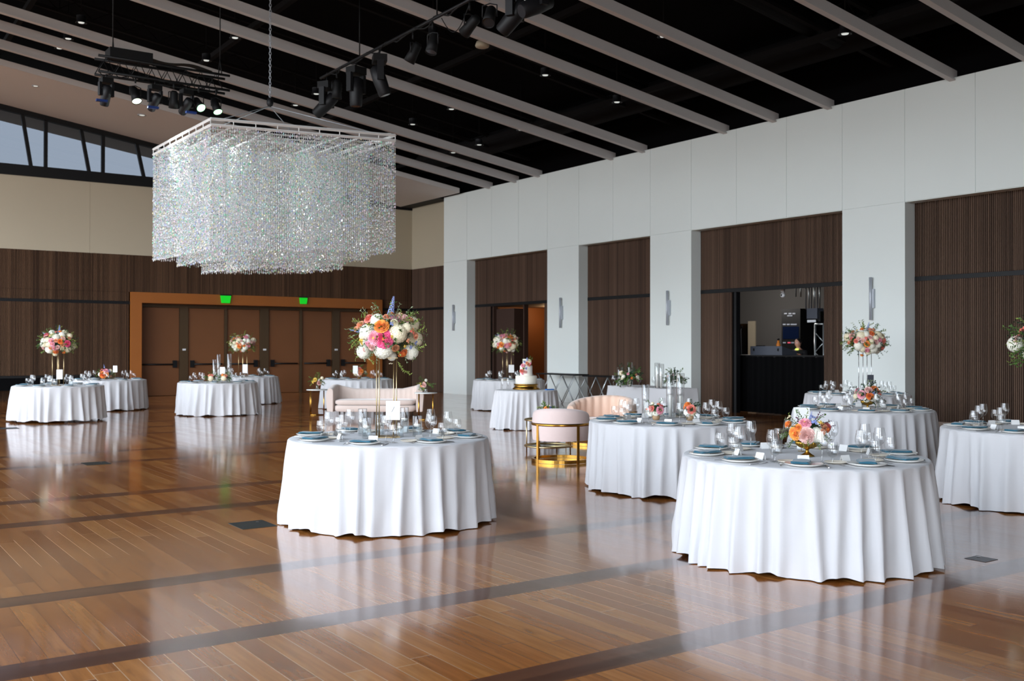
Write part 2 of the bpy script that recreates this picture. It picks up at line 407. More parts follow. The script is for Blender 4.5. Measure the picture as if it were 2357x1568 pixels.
def strip(mb, axis, a0, a1, z0, z1, plane, sgn):
    if axis == 0: mb.box(a0, a1, min(plane-sgn*.012, plane-sgn*.1), max(plane-sgn*.012, plane-sgn*.1), z0, z1)
    else: mb.box(min(plane-sgn*.012, plane-sgn*.1), max(plane-sgn*.012, plane-sgn*.1), a0, a1, z0, z1)
S0, S1 = 2.99, 3.08                       # dark reveal strip
bays = [(31.0-.38, 33.5, None), (24.52, 29.10, (25.12, 28.12)), (19.95, 23.0, None), (13.85, 18.42, (14.62, 17.33)), (7.75, 12.32, None), (1.65, 6.22, None), (-6, .12, None)]
for y0, y1, hole in bays:
    m = MB(); slats(m, 1, y0, y1, S1, ZB if y0 < 30 else 4.57, RW, -1)
    if hole: slats(m, 1, y0, hole[0], 0, S0, RW, -1); slats(m, 1, hole[1], y1, 0, S0, RW, -1)
    else: slats(m, 1, y0, y1, 0, S0, RW, -1)
    struct(m.obj('wall_right_slats', ['slat_y', 'slat_backing']), 'dark vertical wood slats in a bay of the side wall')
    m = MB(); strip(m, 1, y0, y1, S0, S1, RW, -1)
    struct(m.obj('trim_strip', 'frame_black'), 'black reveal strip across the slatted bay')
struct(MB().box(RW-.02, RW+.01, 7.75, 12.32, 0, .12).obj('baseboard_right', 'taupe_stone'), 'taupe stone baseboard under the slats')
struct(MB().box(RW, RW+.12, Y0, BY, 4.57, 6.92).obj('wall_corner', 'plaster_beige'), 'beige plaster wall over slats at the corner')
struct(MB().box(RX-.18, RW+.3, Y0+.02, BY+.1, 6.88, 7.32).obj('trim_corner', 'black_paint'), 'black band under the soffit at the corner')
m = MB(); m.box(RW+.5, RW+.6, REARY, BY+.3, ZT-.3, 9.2)
struct(m.obj('wall_void', 'deck_black'), 'black upper wall above the white panels')
struct(MB().box(RW+.14, RW+.5, REARY, BY+.3, ZT-.3, ZT-.2).obj('ceiling_ledge', 'deck_black'), 'black ledge on top of the bulkhead')

# back wall
DX0, DX1, DZ = 8.43, 17.43, 3.38
m = MB(); slats(m, 0, LEFTX, DX0, 0, S0, BY, -1); slats(m, 0, LEFTX, DX0, S1, DZ, BY, -1)
slats(m, 0, DX1, RW, 0, S0, BY, -1); slats(m, 0, DX1, RW, S1, DZ, BY, -1); slats(m, 0, LEFTX, RW, DZ, 4.57, BY, -1)
struct(m.obj('wall_back', ['slat_x', 'slat_backing']), 'dark vertical slat wall around the doors')
m = MB(); strip(m, 0, LEFTX, DX0, S0, S1, BY, -1); strip(m, 0, DX1, RW, S0, S1, BY, -1); struct(m.obj('trim_strip', 'frame_black'), 'black reveal strip across the back wall')
m = MB(); x = LEFTX
while x < RW:
    m.box(x+.004, min(x+3.05, RW)-.004, BY, BY+.1, 4.57, 6.80); x += 3.05
m.box(LEFTX, RW, BY+.01, BY+.12, 4.57, 6.8)
struct(m.obj('wall_back_upper', 'plaster_beige'), 'beige plaster band above the slat wall')
m = MB(); m.box(LEFTX, RW+.1, BY-.04, BY+.14, 6.80, 7.13)
vx = 5.92; xs = []
k = -7
while vx+k*1.672 < 15.5:
    x = vx+k*1.672; k += 1
    if x < LEFTX+.1: continue
    zt = zc(x)+.1
    m.box(x-.05, x+.05, BY, BY+.12, 7.1, zt)
    xa, xb = x-.70, x-.41              # slanted mullion: top, bottom
    m.add([(xb-.05, BY, 7.1), (xb+.05, BY, 7.1), (xa+.05, BY, zc(xa)+.1), (xa-.05, BY, zc(xa)+.1), (xb-.05, BY+.12, 7.1), (xb+.05, BY+.12, 7.1), (xa+.05, BY+.12, zc(xa)+.1), (xa-.05, BY+.12, zc(xa)+.1)],
          [(0, 1, 2, 3), (7, 6, 5, 4), (0, 3, 7, 4), (1, 5, 6, 2)])
    xs.append(x)
sloped(m, LEFTX, 15.6, BY-.02, BY+.14, -.16, .05)
struct(m.obj('window_1', 'frame_black'), 'black framed clerestory window with slanted mullions')
struct(MB().add([(LEFTX, BY+.05, 7.1), (15.6, BY+.05, 7.1), (15.6, BY+.05, zc(15.6)), (LEFTX, BY+.05, zc(LEFTX))], [(0, 1, 2, 3)]).obj('window_glass', 'shaded_glass'), 'tinted clerestory panes with drawn screens')
struct(MB().box(15.6, RW+.2, BY, BY+.12, 7.1, 9.5).obj('wall_back_top', 'black_paint'))
struct(sloped(MB(), LEFTX-1, 20, BY+.14, BY+2.2, -.02, .12).obj('roof_eave', 'soffit_paint'), 'roof overhang outside the clerestory')

# door surround and doors
m = MB()
m.box(DX0, DX1, BY-.09, BY+.62, 3.04, DZ); m.box(DX0, DX0+.34, BY-.09, BY+.62, 0, 3.04); m.box(DX1-.34, DX1, BY-.09, BY+.62, 0, 3.04)
struct(m.obj('door_surround', 'door_frame_wood'), 'orange brown wooden portal around the exit doors')
DY = BY+.5
posts = [(10.14, 10.42), (11.67, 11.75), (12.93, 13.24), (14.41, 14.49), (15.67, 15.95)]
m = MB()
for a, b in posts: m.box(a, b, DY-.06, DY+.1, 0, 3.04)
m.box(DX0+.34, DX1-.34, DY-.04, DY+.1, 2.93, 3.04)
struct(m.obj('door_frame', 'door_post'), 'brown metal posts between the exit doors')
edges = [8.77]+[e for p in posts for e in p]+[17.1]
for i in range(6):
    a, b = edges[2*i], edges[2*i+1]
    d = struct(MB().box(a+.01, b-.01, DY, DY+.06, .01, 2.92).obj('door_%d' % (i+1), 'door_wood'), 'tall brown wooden exit door with black push bar')
    mb = MB(); mb.tube([(a+.08, DY-.07, 1.04), (b-.1, DY-.07, 1.04)], .028, 10)
    pb = mb.box(b-.22 if i % 2 == 0 else a+.08, b-.1 if i % 2 == 0 else a+.2, DY-.1, DY, .93, 1.17).obj('push_bar', 'frame_black', d)
for a, b in (posts[0], posts[2], posts[4]):
    c = (a+b)/2
    tag(MB().box(c-.05, c+.05, DY-.1, DY-.061, 1.5, 1.56).obj('door_sensor', 'gear_white'), 'small white sensor on the post between exit doors at X%d' % round(c), 'sensor', 'door post sensors')['label'] = {0: 'small white sensor on the post beside the first exit door', 1: 'small white sensor on the middle wide door post', 2: 'small white sensor on the wide post by the last exit door'}[(posts.index((a, b)))//2]
# exit signs
for (xa, ya, xb, yb, lb) in [(508, 679, 532, 698, 'glowing green exit sign above the third exit door'), (690, 684, 708, 700, 'glowing green exit sign above the fifth exit door')]:
    p, q = atY(xa, ya, BY-.15), atY(xb, yb, BY-.15)
    t = thing('exit_sign', lb, 'sign', ((p.x+q.x)/2, BY-.12, q.z)); w = abs(q.x-p.x)/2; hh = p.z-q.z
    MB().box(-w-.015, w+.015, -.035, .02, hh-.02, hh+.02).obj('housing', 'exit_dark', t)
    MB().add([(-w*.78, -.03, 0), (w*.78, -.03, 0), (w, -.03, hh-.021), (-w, -.03, hh-.021), (-w*.78, .02, 0), (w*.78, .02, 0), (w, .02, hh-.021), (-w, .02, hh-.021)],
             [(0, 1, 2, 3), (7, 6, 5, 4), (0, 4, 5, 1), (2, 6, 7, 3), (0, 3, 7, 4), (1, 5, 6, 2)]).obj('lit_panel', 'exit_green', t)

# glazed side and rear of the hall (behind and beside the camera), open to the sky
m = MB(); top = zc(LEFTX)+DK
m.box(LEFTX-.1, LEFTX, REARY, -1.5, 0, 9.2)
m.box(LEFTX-.2, LEFTX, REARY, BY, 0, .25); m.box(LEFTX-.2, LEFTX, REARY, BY, 9.0, top+.2)
y = REARY
while y < BY+.1:
    m.box(LEFTX-.16, LEFTX, y-.06, y+.06, 0, 9.2); y += 3.05
for z in (3.0, 6.0): m.box(LEFTX-.14, LEFTX-.02, REARY, BY, z-.05, z+.05)
struct(m.obj('wall_left', 'frame_black'), 'glazed side wall of the hall')
m = MB(); m.box(LEFTX, 24, REARY-.2, REARY, 6.6, 12); m.box(LEFTX, 24, REARY-.2, REARY, 0, .25); m.box(REARX, 24, REARY-.2, REARY, 0, 12)
x = LEFTX
while x < REARX: m.box(x-.06, x+.06, REARY-.16, REARY, 0, 6.7); x += 3.1
m.box(LEFTX, REARX, REARY-.14, REARY-.02, 2.95, 3.05)
struct(m.obj('wall_rear', 'plaster_white'), 'rear wall of the hall')
struct(MB().box(LEFTX-40, LEFTX-.2, -40, 60, -.5, -.3).obj('ground', 'taupe_stone'))

# added black shell behind the walls, unseen, closes light leaks
struct(MB().box(LEFTX-.2, 24.2, BY+.75, BY+.9, -.2, 6.9).box(LEFTX-.2, 24.2, BY+.12, BY+.9, 6.7, 6.82).obj('light_seal', 'deck_black'), 'added black shell behind the exit doors, closing light leaks')
struct(MB().box(24, 24.2, REARY-.2, BY+3, -.2, 12).box(LEFTX-.2, LEFTX, BY, BY+.9, -.2, 7).box(RW+.13, 24.2, BY+.1, BY+.2, -.2, 12).box(LEFTX-1.5, LEFTX-.02, BY+.2, BY+.3, 9, 13).obj('light_seal_side', 'deck_black'), 'added black side shell closing light leaks')
struct(MB().box(RW+.12, RW+.17, REARY, 13.4, 0, ZT-.2).box(RW+.12, RW+.17, 18.42, 24.9, 0, ZT-.2).box(RW+.12, RW+.17, 28.4, BY+.2, 0, ZT-.2).box(RW+.12, RW+.17, 13.3, 28.5, 3.25, ZT-.2).obj('wall_right_backing', 'deck_black'), 'backing behind the side wall slats')

# ------------------------------------------------------------------ rooms behind the openings
hx0 = RW+.14
m = MB()   # lobby behind the first bay
m.box(hx0, hx0+3.4, 24.9, 25.0, 0, 3.3); m.box(hx0, hx0+3.4, 24.9, 28.4, S0, 3.2)
struct(m.obj('wall_lobby', 'hall_brown'), 'dark brown lobby beyond the open bay')
m = MB(); m.box(hx0+3.3, hx0+3.4, 24.9, 28.4, 0, 3.3); m.box(hx0, hx0+3.4, 28.3, 28.4, 0, 3.3)
struct(m.obj('wall_lobby_back', 'hall_wood'), 'warm wooden wall at the end of the lobby')
m = MB(); m.box(hx0+.05, hx0+.5, 27.0, 28.2, 0, 2.9)
struct(m.obj('door_7', 'hall_brown'), 'open dark brown lobby door')
m = MB(); m.box(hx0-.06, hx0+.1, 28.04, 28.12, 0, S0); m.box(hx0-.06, hx0+.1, 25.12, 25.2, 0, S0); m.box(hx0-.06, hx0+.1, 26.28, 26.34, 0, S0)
struct(m.obj('door_frame_lobby', 'hall_brown'))
l = bpy.data.lights.new('lobby_lamp', 'POINT'); l.energy = 30; l.color = (1, .62, .3); l.shadow_soft_size = .12
lo = bpy.data.objects.new('lobby_lamp', l); COL.objects.link(lo); lo.location = (hx0+1.7, 27.3, 2.7)
m = MB()   # room behind the third bay
m.box(hx0, 24, 13.4, 13.5, 0, 3.6); m.box(hx0, 24, 24.2, 24.3, 0, 3.6); m.box(hx0, 24, 13.4, 24.3, 3.5, 3.6)
struct(m.obj('wall_stage', 'stage_wall'), 'grey walls of the room behind the black booth')
dl, dr = atX(1683, 720, 23.4), atX(1740, 720, 23.4)
m = MB(); m.box(23.4, 23.5, 13.4, dr.y, 0, 3.6); m.box(23.4, 23.5, dr.y, 24.3, 2.35, 3.6); m.box(23.4, 23.5, dl.y+.4, 24.3, 0, 2.35)
struct(m.obj('wall_stage_back', 'stage_wall'), 'grey back wall with an open doorway')
struct(MB().box(23.36, 23.52, dr.y, dr.y+.28, 0, 2.42).obj('door_casing', 'plaster_beige'), 'cream casing of the doorway behind the booth')
l = bpy.data.lights.new('room_fill', 'POINT'); l.energy = 100; l.color = (1, .95, .9); l.shadow_soft_size = .2  # added unseen fill light that brightens the booth room
lo = bpy.data.objects.new('room_fill', l); COL.objects.link(lo); lo.location = (21.2, 19.4, 3.1)
m = MB(); m.box(24.6, 24.7, dr.y-1, dl.y+2, 0, 3); m.box(23.5, 24.7, dr.y-.2, dr.y-.1, 0, 3)
struct(m.obj('wall_corridor', 'hall_brown'), 'brown corridor beyond the doorway')
l = bpy.data.lights.new('corridor_lamp', 'POINT'); l.energy = 30; l.color = (1, .55, .18); l.shadow_soft_size = .1
lo = bpy.data.objects.new('corridor_lamp', l); COL.objects.link(lo); lo.location = (24.0, dl.y+.1, 2.6)
struct(MB().box(hx0-.08, hx0+.06, 17.25, 17.33, 0, S0).obj('door_jamb', 'frame_black'))

# ------------------------------------------------------------------ wall sconces
for i, (px, lb) in enumerate([(1047, 'slim steel wall sconce on the column by the corner'), (1294, 'slim steel wall sconce on the second column, behind the lattice table'),
                              (1541, 'slim steel wall sconce on the third column, beside the black booth'), (2010, 'slim steel wall sconce on the wide column above the tall bouquet')]):
    y = atX(px, 720, RX).y
    t = thing('wall_sconce', lb, 'wall light', (RX-.002, y, 2.20), 0, 'sconces on the white columns')
    MB().tube([(-.06, .02, 0), (-.06, .02, .9)], .032, 14).obj('lamp_tube', 'brushed_steel', t)
    MB().box(-.055, 0, -.05, .0, .25, .65).obj('bracket', 'brushed_steel', t)

# ------------------------------------------------------------------ floor boxes
def fbox(c, lb, mt, sx=.32, sy=.38):
    t = thing('floor_outlet', lb, 'floor outlet', (c[0], c[1], 0))
    MB().box(-sx/2, sx/2, -sy/2, sy/2, .0005, .003).obj('cover_plate', mt, t)
    MB().lathe([(.0, .0045), (.016, .0045), (.018, .003)], 16, cx=sx*.26, cy=sy*.28).obj('latch', 'silver', t)
fbox((3.29, 8.81), 'dark square floor outlet cover beside the peony bouquet table', 'floor_plate')
fbox((3.25, 14.68), 'dark floor outlet cover on the dark inlaid band', 'floor_plate')
fbox((3.24, 22.0), 'thin dark floor outlet cover before the daylit tall bouquet table', 'floor_plate')
fbox((7.31, 4.25), 'grey metal floor outlet cover beside the large orange flower table', 'floor_plate_steel', .17, .17)

# ------------------------------------------------------------------ downlights and ceiling fittings
spots = [(187, 53), (157, 90), (137, 112), (541, 88), (475, 140), (728, 217), (680, 243), (650, 258), (950, 287), (895, 308), (1039, 252), (1103, 334), (1043, 352), (1007, 365), (1199, 300), (1255, 174), (997, 80), (1527, 85), (1945, 79), (1420, 236), (1205, 1)]
src = None
def onp(px, py, z0):
    v = ray(px, py); s = (z0+SLOPE*18.2-H)/(v.z+SLOPE*v.x); return v*s+Vector((0, 0, H))
t = thing('downlight', 'small round silver downlight hanging in the black ceiling', 'ceiling light', (0, 0, 0), 0, 'downlights in the black ceiling void')
a = MB().lathe([(.10, .16), (.10, .02), (.125, 0), (.112, -.005), (.095, .02), (.085, .05), (.0, .06)], 22).obj('housing', ['gear_dark'], t)
b = MB().lathe([(.0, -.004), (.062, .002), (.07, .03), (.0, .04)], 14).obj('lamp', 'lamp_glow', t)
c = MB().tube([(0, 0, .3), (0, 0, 1.3)], .012, 6).obj('stem', 'duct_black', t)
kids(t, a, b, c)
for i, p in enumerate(spots):
    q = onp(p[0], p[1], 6.98)
    if i == 0: t.location = q
    else: dup(t, q)
for i, (px, py) in enumerate([(327, 265), (82, 198)]):
    q = onp(px, py, 6.895); s = thing('soffit_light', ['round recessed light in the pale soffit by the chandelier', 'small round recessed light in the pale soffit above the clerestory'][i], 'ceiling light', q, 0, None)
    s.scale = (1.0,)*3 if i == 0 else (.75,)*3
    MB().lathe([(.135, .004), (.13, -.012), (.1, -.012), (.085, .0)], 24).obj('trim_ring', 'brushed_steel', s)
    MB().lathe([(.0, -.012), (.07, -.010), (.08, -.004)], 20).obj('lamp', 'lamp_glow', s)
q = onp(1110, 107, 6.95)
s = thing('ceiling_speaker', 'round white ceiling speaker hanging under the black ceiling', 'speaker', q)
MB().lathe([(.0, -.03), (.10, -.028), (.14, -.01), (.15, .02), (.12, .1), (0, .12)], 24).obj('cone', 'plaster_beige', s)
MB().tube([(0, 0, .12), (0, 0, 1.2)], .012, 6).obj('stem', 'duct_black', s)

# ------------------------------------------------------------------ chandelier
def chandelier():
    O = Vector((5.887, 17.913, 5.6)); ex = Vector((1, -.004, .041)); ey = Vector((.004, 1, .014)); W = 3.73
    t = thing('bead_chandelier', 'huge square chandelier of iridescent crystal bead strands on a white frame', 'chandelier', (7.75, 19.77, 3.4))
    T0 = Vector(t.location)
    P = lambda a, b, z=0: O + ex*a + ey*b + Vector((0, 0, z)) - T0
    def rail(m, a0, b0, a1, b1, z, w=.02): m.tube([P(a0, b0, z), P(a1, b1, z)], w, 4, smooth=False)
    m = MB()
    for z in (0, .11):
        for q in ((0, 0, W, 0), (W, 0, W, W), (W, W, 0, W), (0, W, 0, 0)): rail(m, *q, z, .028)
    k = 0
    while k*.42 <= W:
        for q in ((k*.42, 0), (0, k*.42), (W, k*.42), (k*.42, W)): m.tube([P(*q, 0), P(*q, .11)], .009, 4)
        k += 1
    m.obj('frame', 'paper_white', t)
    for d in (.39, .78, 1.17):
        m = MB()
        for q in ((d, 0, d, W), (W-d, 0, W-d, W), (0, d, W, d), (0, W-d, W, W-d)): rail(m, *q, 0, .016)
        m.obj('inner_rail', 'paper_white', t)
    rnd = random.Random(3)
    sparkle_tints = [(1, 1, 1), (.98, 1, 1), (.90, 1, .97), (1, .99, .94), (.62, .95, .97), (.84, .82, 1), (1, .80, .88), (.45, .92, .66), (1, .95, .62), (.62, .68, 1), (1, 1, 1), (.95, .98, 1), (.25, .29, .30), (1, 1, 1), (.97, 1, .99), (1, .97, 1)]  # iridescent bead colours; bright and dark ones paint in the sparkle
    octv = [(0, 0, 1), (1, 0, 0), (0, 1, 0), (-1, 0, 0), (0, -1, 0), (0, 0, -1)]; octf = [(0, 1, 2), (0, 2, 3), (0, 3, 4), (0, 4, 1), (5, 2, 1), (5, 3, 2), (5, 4, 3), (5, 1, 4)]
    for d, ln, nm in ((0, 2.24, 1), (.39, 2.37, 1), (.78, 2.54, 1), (1.17, 2.54, 1)):
        V = []; Fc = []; C = []
        S = W-2*d; n = int(S/.044); st = []
        for i in range(n):
            u = i*S/n
            st += [(d+u, d), (W-d, d+u), (W-d-u, W-d), (d, W-d-u)]
        for a, b in st:
            z = -.02; L_ = ln+rnd.choice((0, 0, 0, -.02, .015)); base = P(a, b)
            # thread
            k = len(V); r = .0022
            for zz in (0, -L_): V += [(base.x-r, base.y-r, base.z+zz), (base.x+r, base.y-r, base.z+zz), (base.x, base.y+r, base.z+zz)]
            Fc += [(k, k+1, k+4, k+3), (k+1, k+2, k+5, k+4), (k+2, k, k+3, k+5)]; C += [(.8, .84, .86)]*3
            while z > -L_:
                big = rnd.random() < .20
                r = .0205 if big else rnd.uniform(.008, .0125); h = r*rnd.uniform(1.0, 1.5)
                if L_+z < .03: r = .014; h = .026
                th = rnd.uniform(0, pi/2); ct, stt = cos(th)*r, sin(th)*r; k = len(V)
                for x, y, w in octv: V.append((base.x+x*ct-y*stt, base.y+x*stt+y*ct, base.z+z+w*h))
                Fc += [(k+i, k+j, k+l) for i, j, l in octf]; C += [rnd.choice(sparkle_tints[:12] if big else sparkle_tints)]*8
                z -= h*2 + rnd.uniform(.002, .016)
        me = bpy.data.meshes.new('crystal_strands'); me.from_pydata(V, [], Fc); me.materials.append(MT['crystal'])
        ca = me.color_attributes.new('tint', 'BYTE_COLOR', 'CORNER'); buf = []
        for f, c in zip(Fc, C): buf += (list(c)+[1.0])*len(f)
        ca.data.foreach_set('color', buf)
        o = link('crystal_strands', me, t); o['kind'] = 'stuff'
    hub = Vector((7.72, 19.76, 6.55)) - T0
    MB().ball(hub+Vector((0, 0, .08)), .07, 14, 10, sq=(1, 1, 1.4)).obj('hub', 'gear_dark', t)
    for a, b in ((0, 0), (W, 0), (0, W), (W, W)):
        MB().tube([hub, P(.12+a*(W-.24)/W, .12+b*(W-.24)/W, .1)], .007, 5).obj('suspension_wire', 'brushed_steel', t)
    m = MB(); z = hub.z+.12; k = 0
    while z < zc(7.72)+DK-T0.z-.05:
        m.tube([(hub.x+(.022*cos(q) if k % 2 else 0), hub.y+(0 if k % 2 else .022*cos(q)), z+.035+.04*sin(q)) for q in [i*pi/4 for i in range(8)]], .007, 4, closed=True)
        z += .062; k += 1
    m.obj('chain', 'brushed_steel', t)
chandelier()

# ------------------------------------------------------------------ stage lighting
def stage_light(loc, rz, lb, tilt=.5, kind='can', lens='lens_dark', drop=.12, sc=1.0):
    t = thing('stage_light', lb, 'stage light', loc, rz); t.scale = (sc,)*3
    R_ = Matrix.Rotation(tilt, 4, 'X')
    if kind == 'can':
        m = MB(); m.add(*(lambda q: (q.v, q.f))(MB().lathe([(.05, .22), (.085, .17), (.09, 0), (.105, -.16), (.098, -.16), (.08, 0)], 18, cap0=True)), True, Matrix.Translation((0, 0, -drop-.16)) @ R_)
        m.obj('body', 'gear_black', t)
        MB().add(*(lambda q: (q.v, q.f))(MB().lathe([(.0, -.145), (.095, -.145)], 18)), True, Matrix.Translation((0, 0, -drop-.16)) @ R_).obj('lens', lens, t)
        MB().tube([(-.12, 0, -drop-.16), (-.12, 0, -drop+.02), (0, 0, -drop+.05), (.12, 0, -drop+.02), (.12, 0, -drop-.16)], .012, 5).obj('yoke', 'gear_dark', t)
    else:   # moving head
        MB().box(-.16, .16, -.13, .13, -.14, 0).obj('base', 'gear_black', t)
        m = MB(); m.box(-.21, -.14, -.06, .06, -.5, -.13); m.box(.14, .21, -.06, .06, -.5, -.13); m.obj('yoke', 'gear_dark', t)
        m = MB(); m.add(*(lambda q: (q.v, q.f))(MB().lathe([(.05, .26), (.12, .22), (.135, .0), (.12, -.3), (.10, -.33)], 20, cap0=True)), True, Matrix.Translation((0, 0, -.45)) @ R_)
        m.obj('head', 'gear_dark', t)
        MB().add(*(lambda q: (q.v, q.f))(MB().lathe([(.0, -.325), (.10, -.325)], 18)), True, Matrix.Translation((0, 0, -.45)) @ R_).obj('lens', lens, t)
    MB().tube([(0, 0, -.01), (0, 0, .12)], .018, 6).obj('clamp', 'gear_black', t)
    return t
# box truss by the soffit
TY, TZ = 20.3, 7.0
xa, xb = atY(222, 160, TY).x, atY(523, 190, TY).x
t = thing('lighting_truss', 'short black box truss with stage lights, hung over the dance floor', 'truss', ((xa+xb)/2, TY, TZ))
m = MB(); hw = (xb-xa)/2
for y in (-.15, .15):
    for z in (-.15, .15): m.tube([(-hw, y, z), (hw, y, z)], .026, 8)
m.obj('chord', 'gear_black', t)
m = MB(); k = int(hw*2/.3)
for i in range(k):
    x = -hw+i*.3
    for y in (-.15, .15): m.tube([(x, y, -.15), (x+.15, y, .15), (x+.3, y, -.15)], .011, 5)
    m.tube([(x, -.15, -.15), (x+.15, .15, -.15), (x+.3, -.15, -.15)], .010, 5)
m.obj('lacing', 'gear_black', t)
for x in (-hw+.3, hw-.15):
    m = MB(); m.tube([(x, -.12, .15), (x, 0, .5), (x, .12, .15)], .012, 5); m.tube([(x, 0, .5), (x, 0, zc(xa)-TZ+.9)], .012, 5); m.obj('hanging_cable', 'gear_black', t)
m = MB(); m.box(-hw+.2, -hw+1.0, -.2, .2, .16, .34); m.grid(lambda u, v: (-hw+.3+u*1.9, -.12+.24*v, .2+.13*sin(pi*u)*(.6+.4*sin(9*u))), 20, 4); m.obj('cable_bundle', 'gear_black', t)
for px, kd, ln, tl, lb in [(240, 'head', 'lens_white', .4, 'black stage light at the clerestory end of the box truss'), (307, 'can', 'lens_white', -.5, 'lit black stage lamp second along the box truss'),
        (352, 'head', 'lens_dark', .9, 'dark round stage light in the middle of the box truss'), (395, 'can', 'lens_dark', .1, 'unlit black stage lamp beside the middle of the box truss'),
        (424, 'head', 'lens_dark', 1.0, 'grey faced stage light next to the bright green lamp'), (452, 'can', 'lens_green', -.85, 'brightest green glowing stage lamp under the box truss'), (492, 'can', 'lens_green', -.55, 'tilted green stage lamp at the chandelier end of the box truss')]:
    q = atY(px, 190, TY); stage_light((q.x, TY-.15, TZ-.27), .2, lb, tl, kd, ln, sc=.68 if kd == 'head' else .9)
for px in (232, 350, 437):
    q = atY(px, 215, TY-.3); tag(MB().box(q.x-.1, q.x+.1, TY-.42, TY-.34, TZ-.78, TZ-.74).obj('gel_frame', 'gel_blue'), {232: 'blue gel flap under the first truss lamp', 350: 'blue gel flap under the middle truss lamp', 437: 'blue gel flap beside the brightest green lamp'}[px], 'gel')
for px in (307, 452, 492):
    q = atY(px, 190, TY); l = bpy.data.lights.new('truss_spot', 'SPOT'); l.energy = 190; l.spot_size = radians(75); l.spot_blend = .6; l.shadow_soft_size = .08; l.color = (.90, 1, .95)
    lo = bpy.data.objects.new('truss_spot', l); COL.objects.link(lo); lo.location = (q.x, TY-.2, TZ-.75)
    lo.rotation_euler = (Vector((8.1, 19.4, 4.2))-lo.location).to_track_quat('-Z', 'Y').to_euler()
# long pipe with moving heads
PX = 8.9
ya, yb = 19.9, 11.4
t = thing('lighting_pipe', 'long black lighting pipe running under the ceiling above the chandelier', 'truss', (PX, (ya+yb)/2, 7.34))
m = MB(); m.tube([(0, (ya-yb)/2, 0), (0, -(ya-yb)/2, 0)], .03, 10); m.obj('pipe', 'gear_dark', t)
m = MB(); m.tube([(.03*cos(k*1.3), (ya-yb)/2-.1-k*.13, -.03+.05*sin(k*.9)) for k in range(60)], .014, 6); m.obj('power_cable', 'gear_black', t)
for y in (-3.8, -.6, 2.4):
    MB().tube([(0, y, 0), (0, y, zc(PX)+.6-7.34)], .014, 5).obj('hanging_cable', 'gear_black', t)
for y, kd, tl, rz, lb in [(19.6, 'head', .9, .6, 'dark moving head lamp at the far end of the lighting pipe'), (19.1, 'can', .05, .2, 'narrow dark lamp hanging straight at the far end of the pipe'), (18.2, 'head', .02, .3, 'large moving head lamp hanging straight down beside its tilted twin'), (17.2, 'head', -.35, 1.2, 'large tilted moving head lamp on the lighting pipe'),
        (15.9, 'can', .5, .7, 'small black lamp above the tilted moving head'), (15.2, 'can', .3, 1.9, 'small black lamp midway on the lighting pipe'), (14.0, 'can', 1.0, .2, 'black lamp before the pale beam on the lighting pipe'), (13.4, 'can', .6, 2.3, 'black lamp with dangling cable on the lighting pipe'), (12.7, 'head', .8, .5, 'black moving head near the camera end of the pipe'), (12.1, 'head', 1.1, 1.5, 'clustered black moving head at the camera end of the pipe'), (11.7, 'can', .9, 2.6, 'small clustered lamp at the camera end of the pipe')]:
    stage_light((PX, y, 7.31-.13), rz, lb, tl, kd)
tag(MB().tube([(PX, 14.0+.9*(k/12), 7.28-.35*sin(pi*k/12)) for k in range(13)], .008, 5).obj('cable_loop', 'gear_black'), 'thin black cable looping under the lighting pipe', 'cable')

# ------------------------------------------------------------------ tables and cloths
R_T = .915; HT = .76
def cloth_mesh(seed, r=R_T, nf=21, flare=.05, hem=.012, amp=.075):
    rnd = random.Random(seed); NA, NZ = 300, 30
    ph = [rnd.uniform(0, 2*pi) for _ in range(8)]
    folds = []; a = rnd.uniform(0, .3)
    while a < 2*pi-.10:
        w = rnd.uniform(.045, .09); folds.append((a, w, rnd.uniform(.55, 1.35), rnd.uniform(-.05, .05))); a += w*2+rnd.uniform(.02, .10)
    def fold(th, v):
        s = 0
        for c, w, h, lean in folds:
            d = (th-c-lean*v+pi) % (2*pi)-pi
            if abs(d) < w*1.5:
                x = d/w; s += h*(math.exp(-x*x*3.4) if lean > 0 else max(0, 1-abs(x)/1.25)**1.3)
        return s-.45
    def fn(u, v):
        th = 2*pi*u
        z = HT+.004-(HT-hem)*v
        grow = min(1, v/.9)**.62
        rr = r+.012+flare*v**1.05+amp*grow*fold(th, v)+.012*v*sin(3*th+ph[0])+.008*v*sin(7*th+ph[1]+v)
        rr += .0025*sin(40*th+9*v+ph[2])*v + .003*sin(17*th-14*v+ph[3])*v
        if v > .9: z += .012*(v-.9)/.1*(sin(9*th+ph[4])+sin(14*th+ph[5]))
        return (rr*cos(th), rr*sin(th), max(z, .006))
    m = MB()
    edge = [fn(i/NA, 0) for i in range(NA)]
    ring = lambda q, z: [(q*cos(2*pi*i/NA), q*sin(2*pi*i/NA), z) for i in range(NA)]
    rows = [ring(.02, HT+.006), ring(r*.5, HT+.006), ring(r*.9, HT+.006), ring(r-.004, HT+.005), ring(r+.005, HT+.001), ring(r+.011, HT-.007)]
    rows += [[fn(i/NA, .018+.982*(j/NZ)) for i in range(NA)] for j in range(NZ+1)]
    vs = [p for row in rows for p in row]; fs = [tuple(range(NA))]
    for j in range(len(rows)-1):
        for i in range(NA): k = (i+1) % NA; fs.append((j*NA+i, (j+1)*NA+i, (j+1)*NA+k, j*NA+k))
    m.add(vs, fs, True); return m
